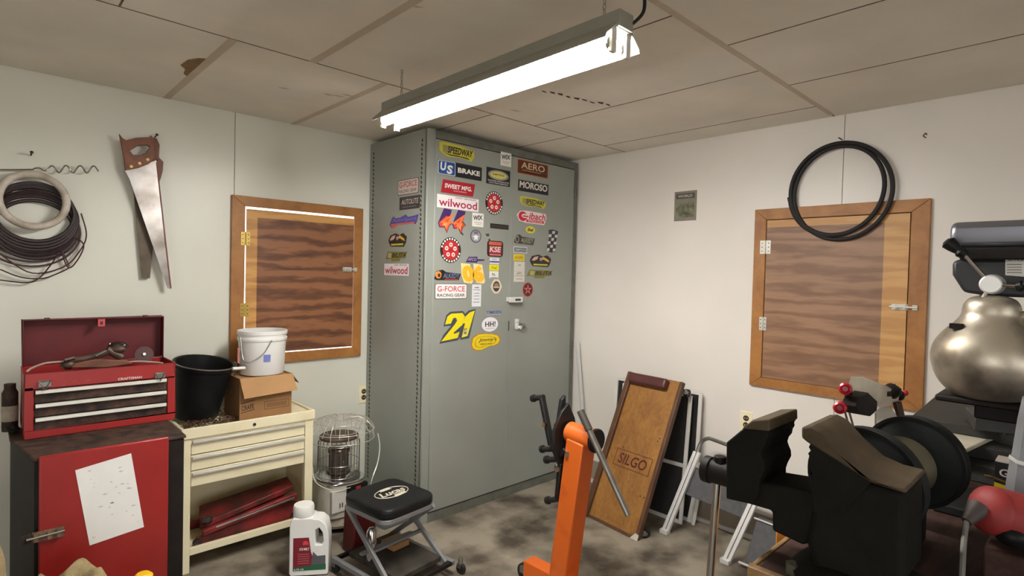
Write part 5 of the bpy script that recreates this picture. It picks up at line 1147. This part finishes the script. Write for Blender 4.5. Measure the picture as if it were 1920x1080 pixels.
# black and yellow oil box with white G
t = thing('oil_carton', (1.93, .15, BZ), 'black and yellow carton with white round lettering at the right edge', 'carton')
tl = onX(1866, 862, 1.90); y1_, zt_ = tl.y, tl.z; y0_ = y1_ - .09; hh_ = zt_ - BZ
q = MB(); q.box(1.90, 1.96, y0_, y1_, BZ, zt_ - .004, flat((30, 28, 28))); q.box(1.9, 1.96, y0_, y1_, zt_ - .004, zt_, flat((186, 176, 168))); q.build('carton', t, .001)
q = MB(); fx = 1.8992
zy = BZ + hh_ * .42; q.poly([(fx, y0_, zy - .01), (fx, y1_, zy + .004), (fx, y1_, zy - .008), (fx, y0_, zy - .022)], flat((226, 200, 20))); q.poly([(fx, y0_, zy - .022), (fx, y1_, zy - .008), (fx, y1_, BZ), (fx, y0_, BZ)], flat((200, 192, 160)))
q.text('GO', (fx - .0005, y1_ - .03, BZ + hh_ * .72), -Y, Z, V((0, 0, 0)), .042, .02, flat((226, 214, 206)), .02)
for i in range(5): yy = y1_ - .006 - i * .018; q.poly([(fx - .0005, yy, zy - .01), (fx - .0005, yy - .01, zy - .015), (fx - .0005, yy - .006, BZ + .006), (fx - .0005, yy + .002, BZ + .014)], flat((40, 38, 34)))
q.build('print', t, fix=False)
# pale grey casting at the far right
t = thing('metal_casting', (1.50, .068, BZ), 'pale grey metal casting cut off by the right edge of the picture', 'casting')
q = MB(); q.lathe([(0, 0), (.06, 0), (.062, .01), (.054, .12), (.050, .16), (.048, .17), (.042, .24), (.036, .285), (0, .29)], (1.50, .068, BZ + .05), mat('pale_grey_metal', (158, 162, 168), .3, .5, .08, 30), seg=8); q.lathe([(.0515, .155), (.053, .158), (.0515, .165)], (1.5, .068, BZ + .05), m_alu, seg=8); q.build('casting', t)
q = MB(); q.box(1.44, 1.56, .0, .125, BZ, BZ + .05, m_blkmetal); q.build('foot', t, .004)
# red power tool with cord
A0, A1, A2 = onX(1836, 952, 1.34), onX(1872, 960, 1.37), onX(1960, 985, 1.39)
q = MB(); q.box(1.325, 1.432, -.03, .135, BZ, 1.006, m_bench); tag(q.build('wooden_block', None, .004), 'dark wooden block under the red power tool', 'block')
rc = V((A1.x, A1.y, 1.006))
t = thing('power_tool', rc, 'red plastic power tool with a grey cord lying on the workbench', 'power tool')
m_rtool = mat('red_tool_plastic', (150, 46, 44), .6, 0, .12, 14, .03)
pts = smooth([A0, A0.lerp(A1, .5), A1, A1.lerp(A2, .5), A2], 4)
q = MB(); q.tube(pts, .03, m_rtool, 22, rs=[.020 + .024 * math.sin(min(1, i / 5) * math.pi / 2) for i in range(len(pts))]); q.build('body', t, angle=180)
q = MB(); q.ball(A1.lerp(A2, .35) - Z * .026 - X * .012, .030, m_black, (1.3, 1, .8), 14, 8); q.build('grip', t)
c0_ = onX(1812, 978, 1.31)
q = MB(); q.tube([A0, A0.lerp(c0_, .5), c0_], .013, mat('cord_boot', (70, 60, 56), .6), 12, rs=[.019, .014, .009]); q.build('cord_boot', t)
q = MB(); q.tube(smooth([c0_, onX(1808, 1010, 1.28), onX(1805, 1050, 1.22), V((1.16, onX(1804, 1085, 1.16).y, BZ + .008)), V((1.10, .13, BZ + .007)), V((1.062, .125, BZ + .002)), V((1.055, .12, .85)), V((1.05, .12, .6))]), .0045, mat('grey_cord', (120, 118, 114), .5), 8); q.build('cord', t)
q = MB(); q.beam((1.62, .185, 1.0), (1.44, .118, 1.03), .012, .004, m_brass) if False else q.beam(onY(1852, 892, .16), onY(1908, 913, .13), .012, .004, mat('brass_strip', (150, 116, 66), .4, .6)); tag(q.build('brass_strip'), 'thin brass strip lying across the red power tool', 'strip')
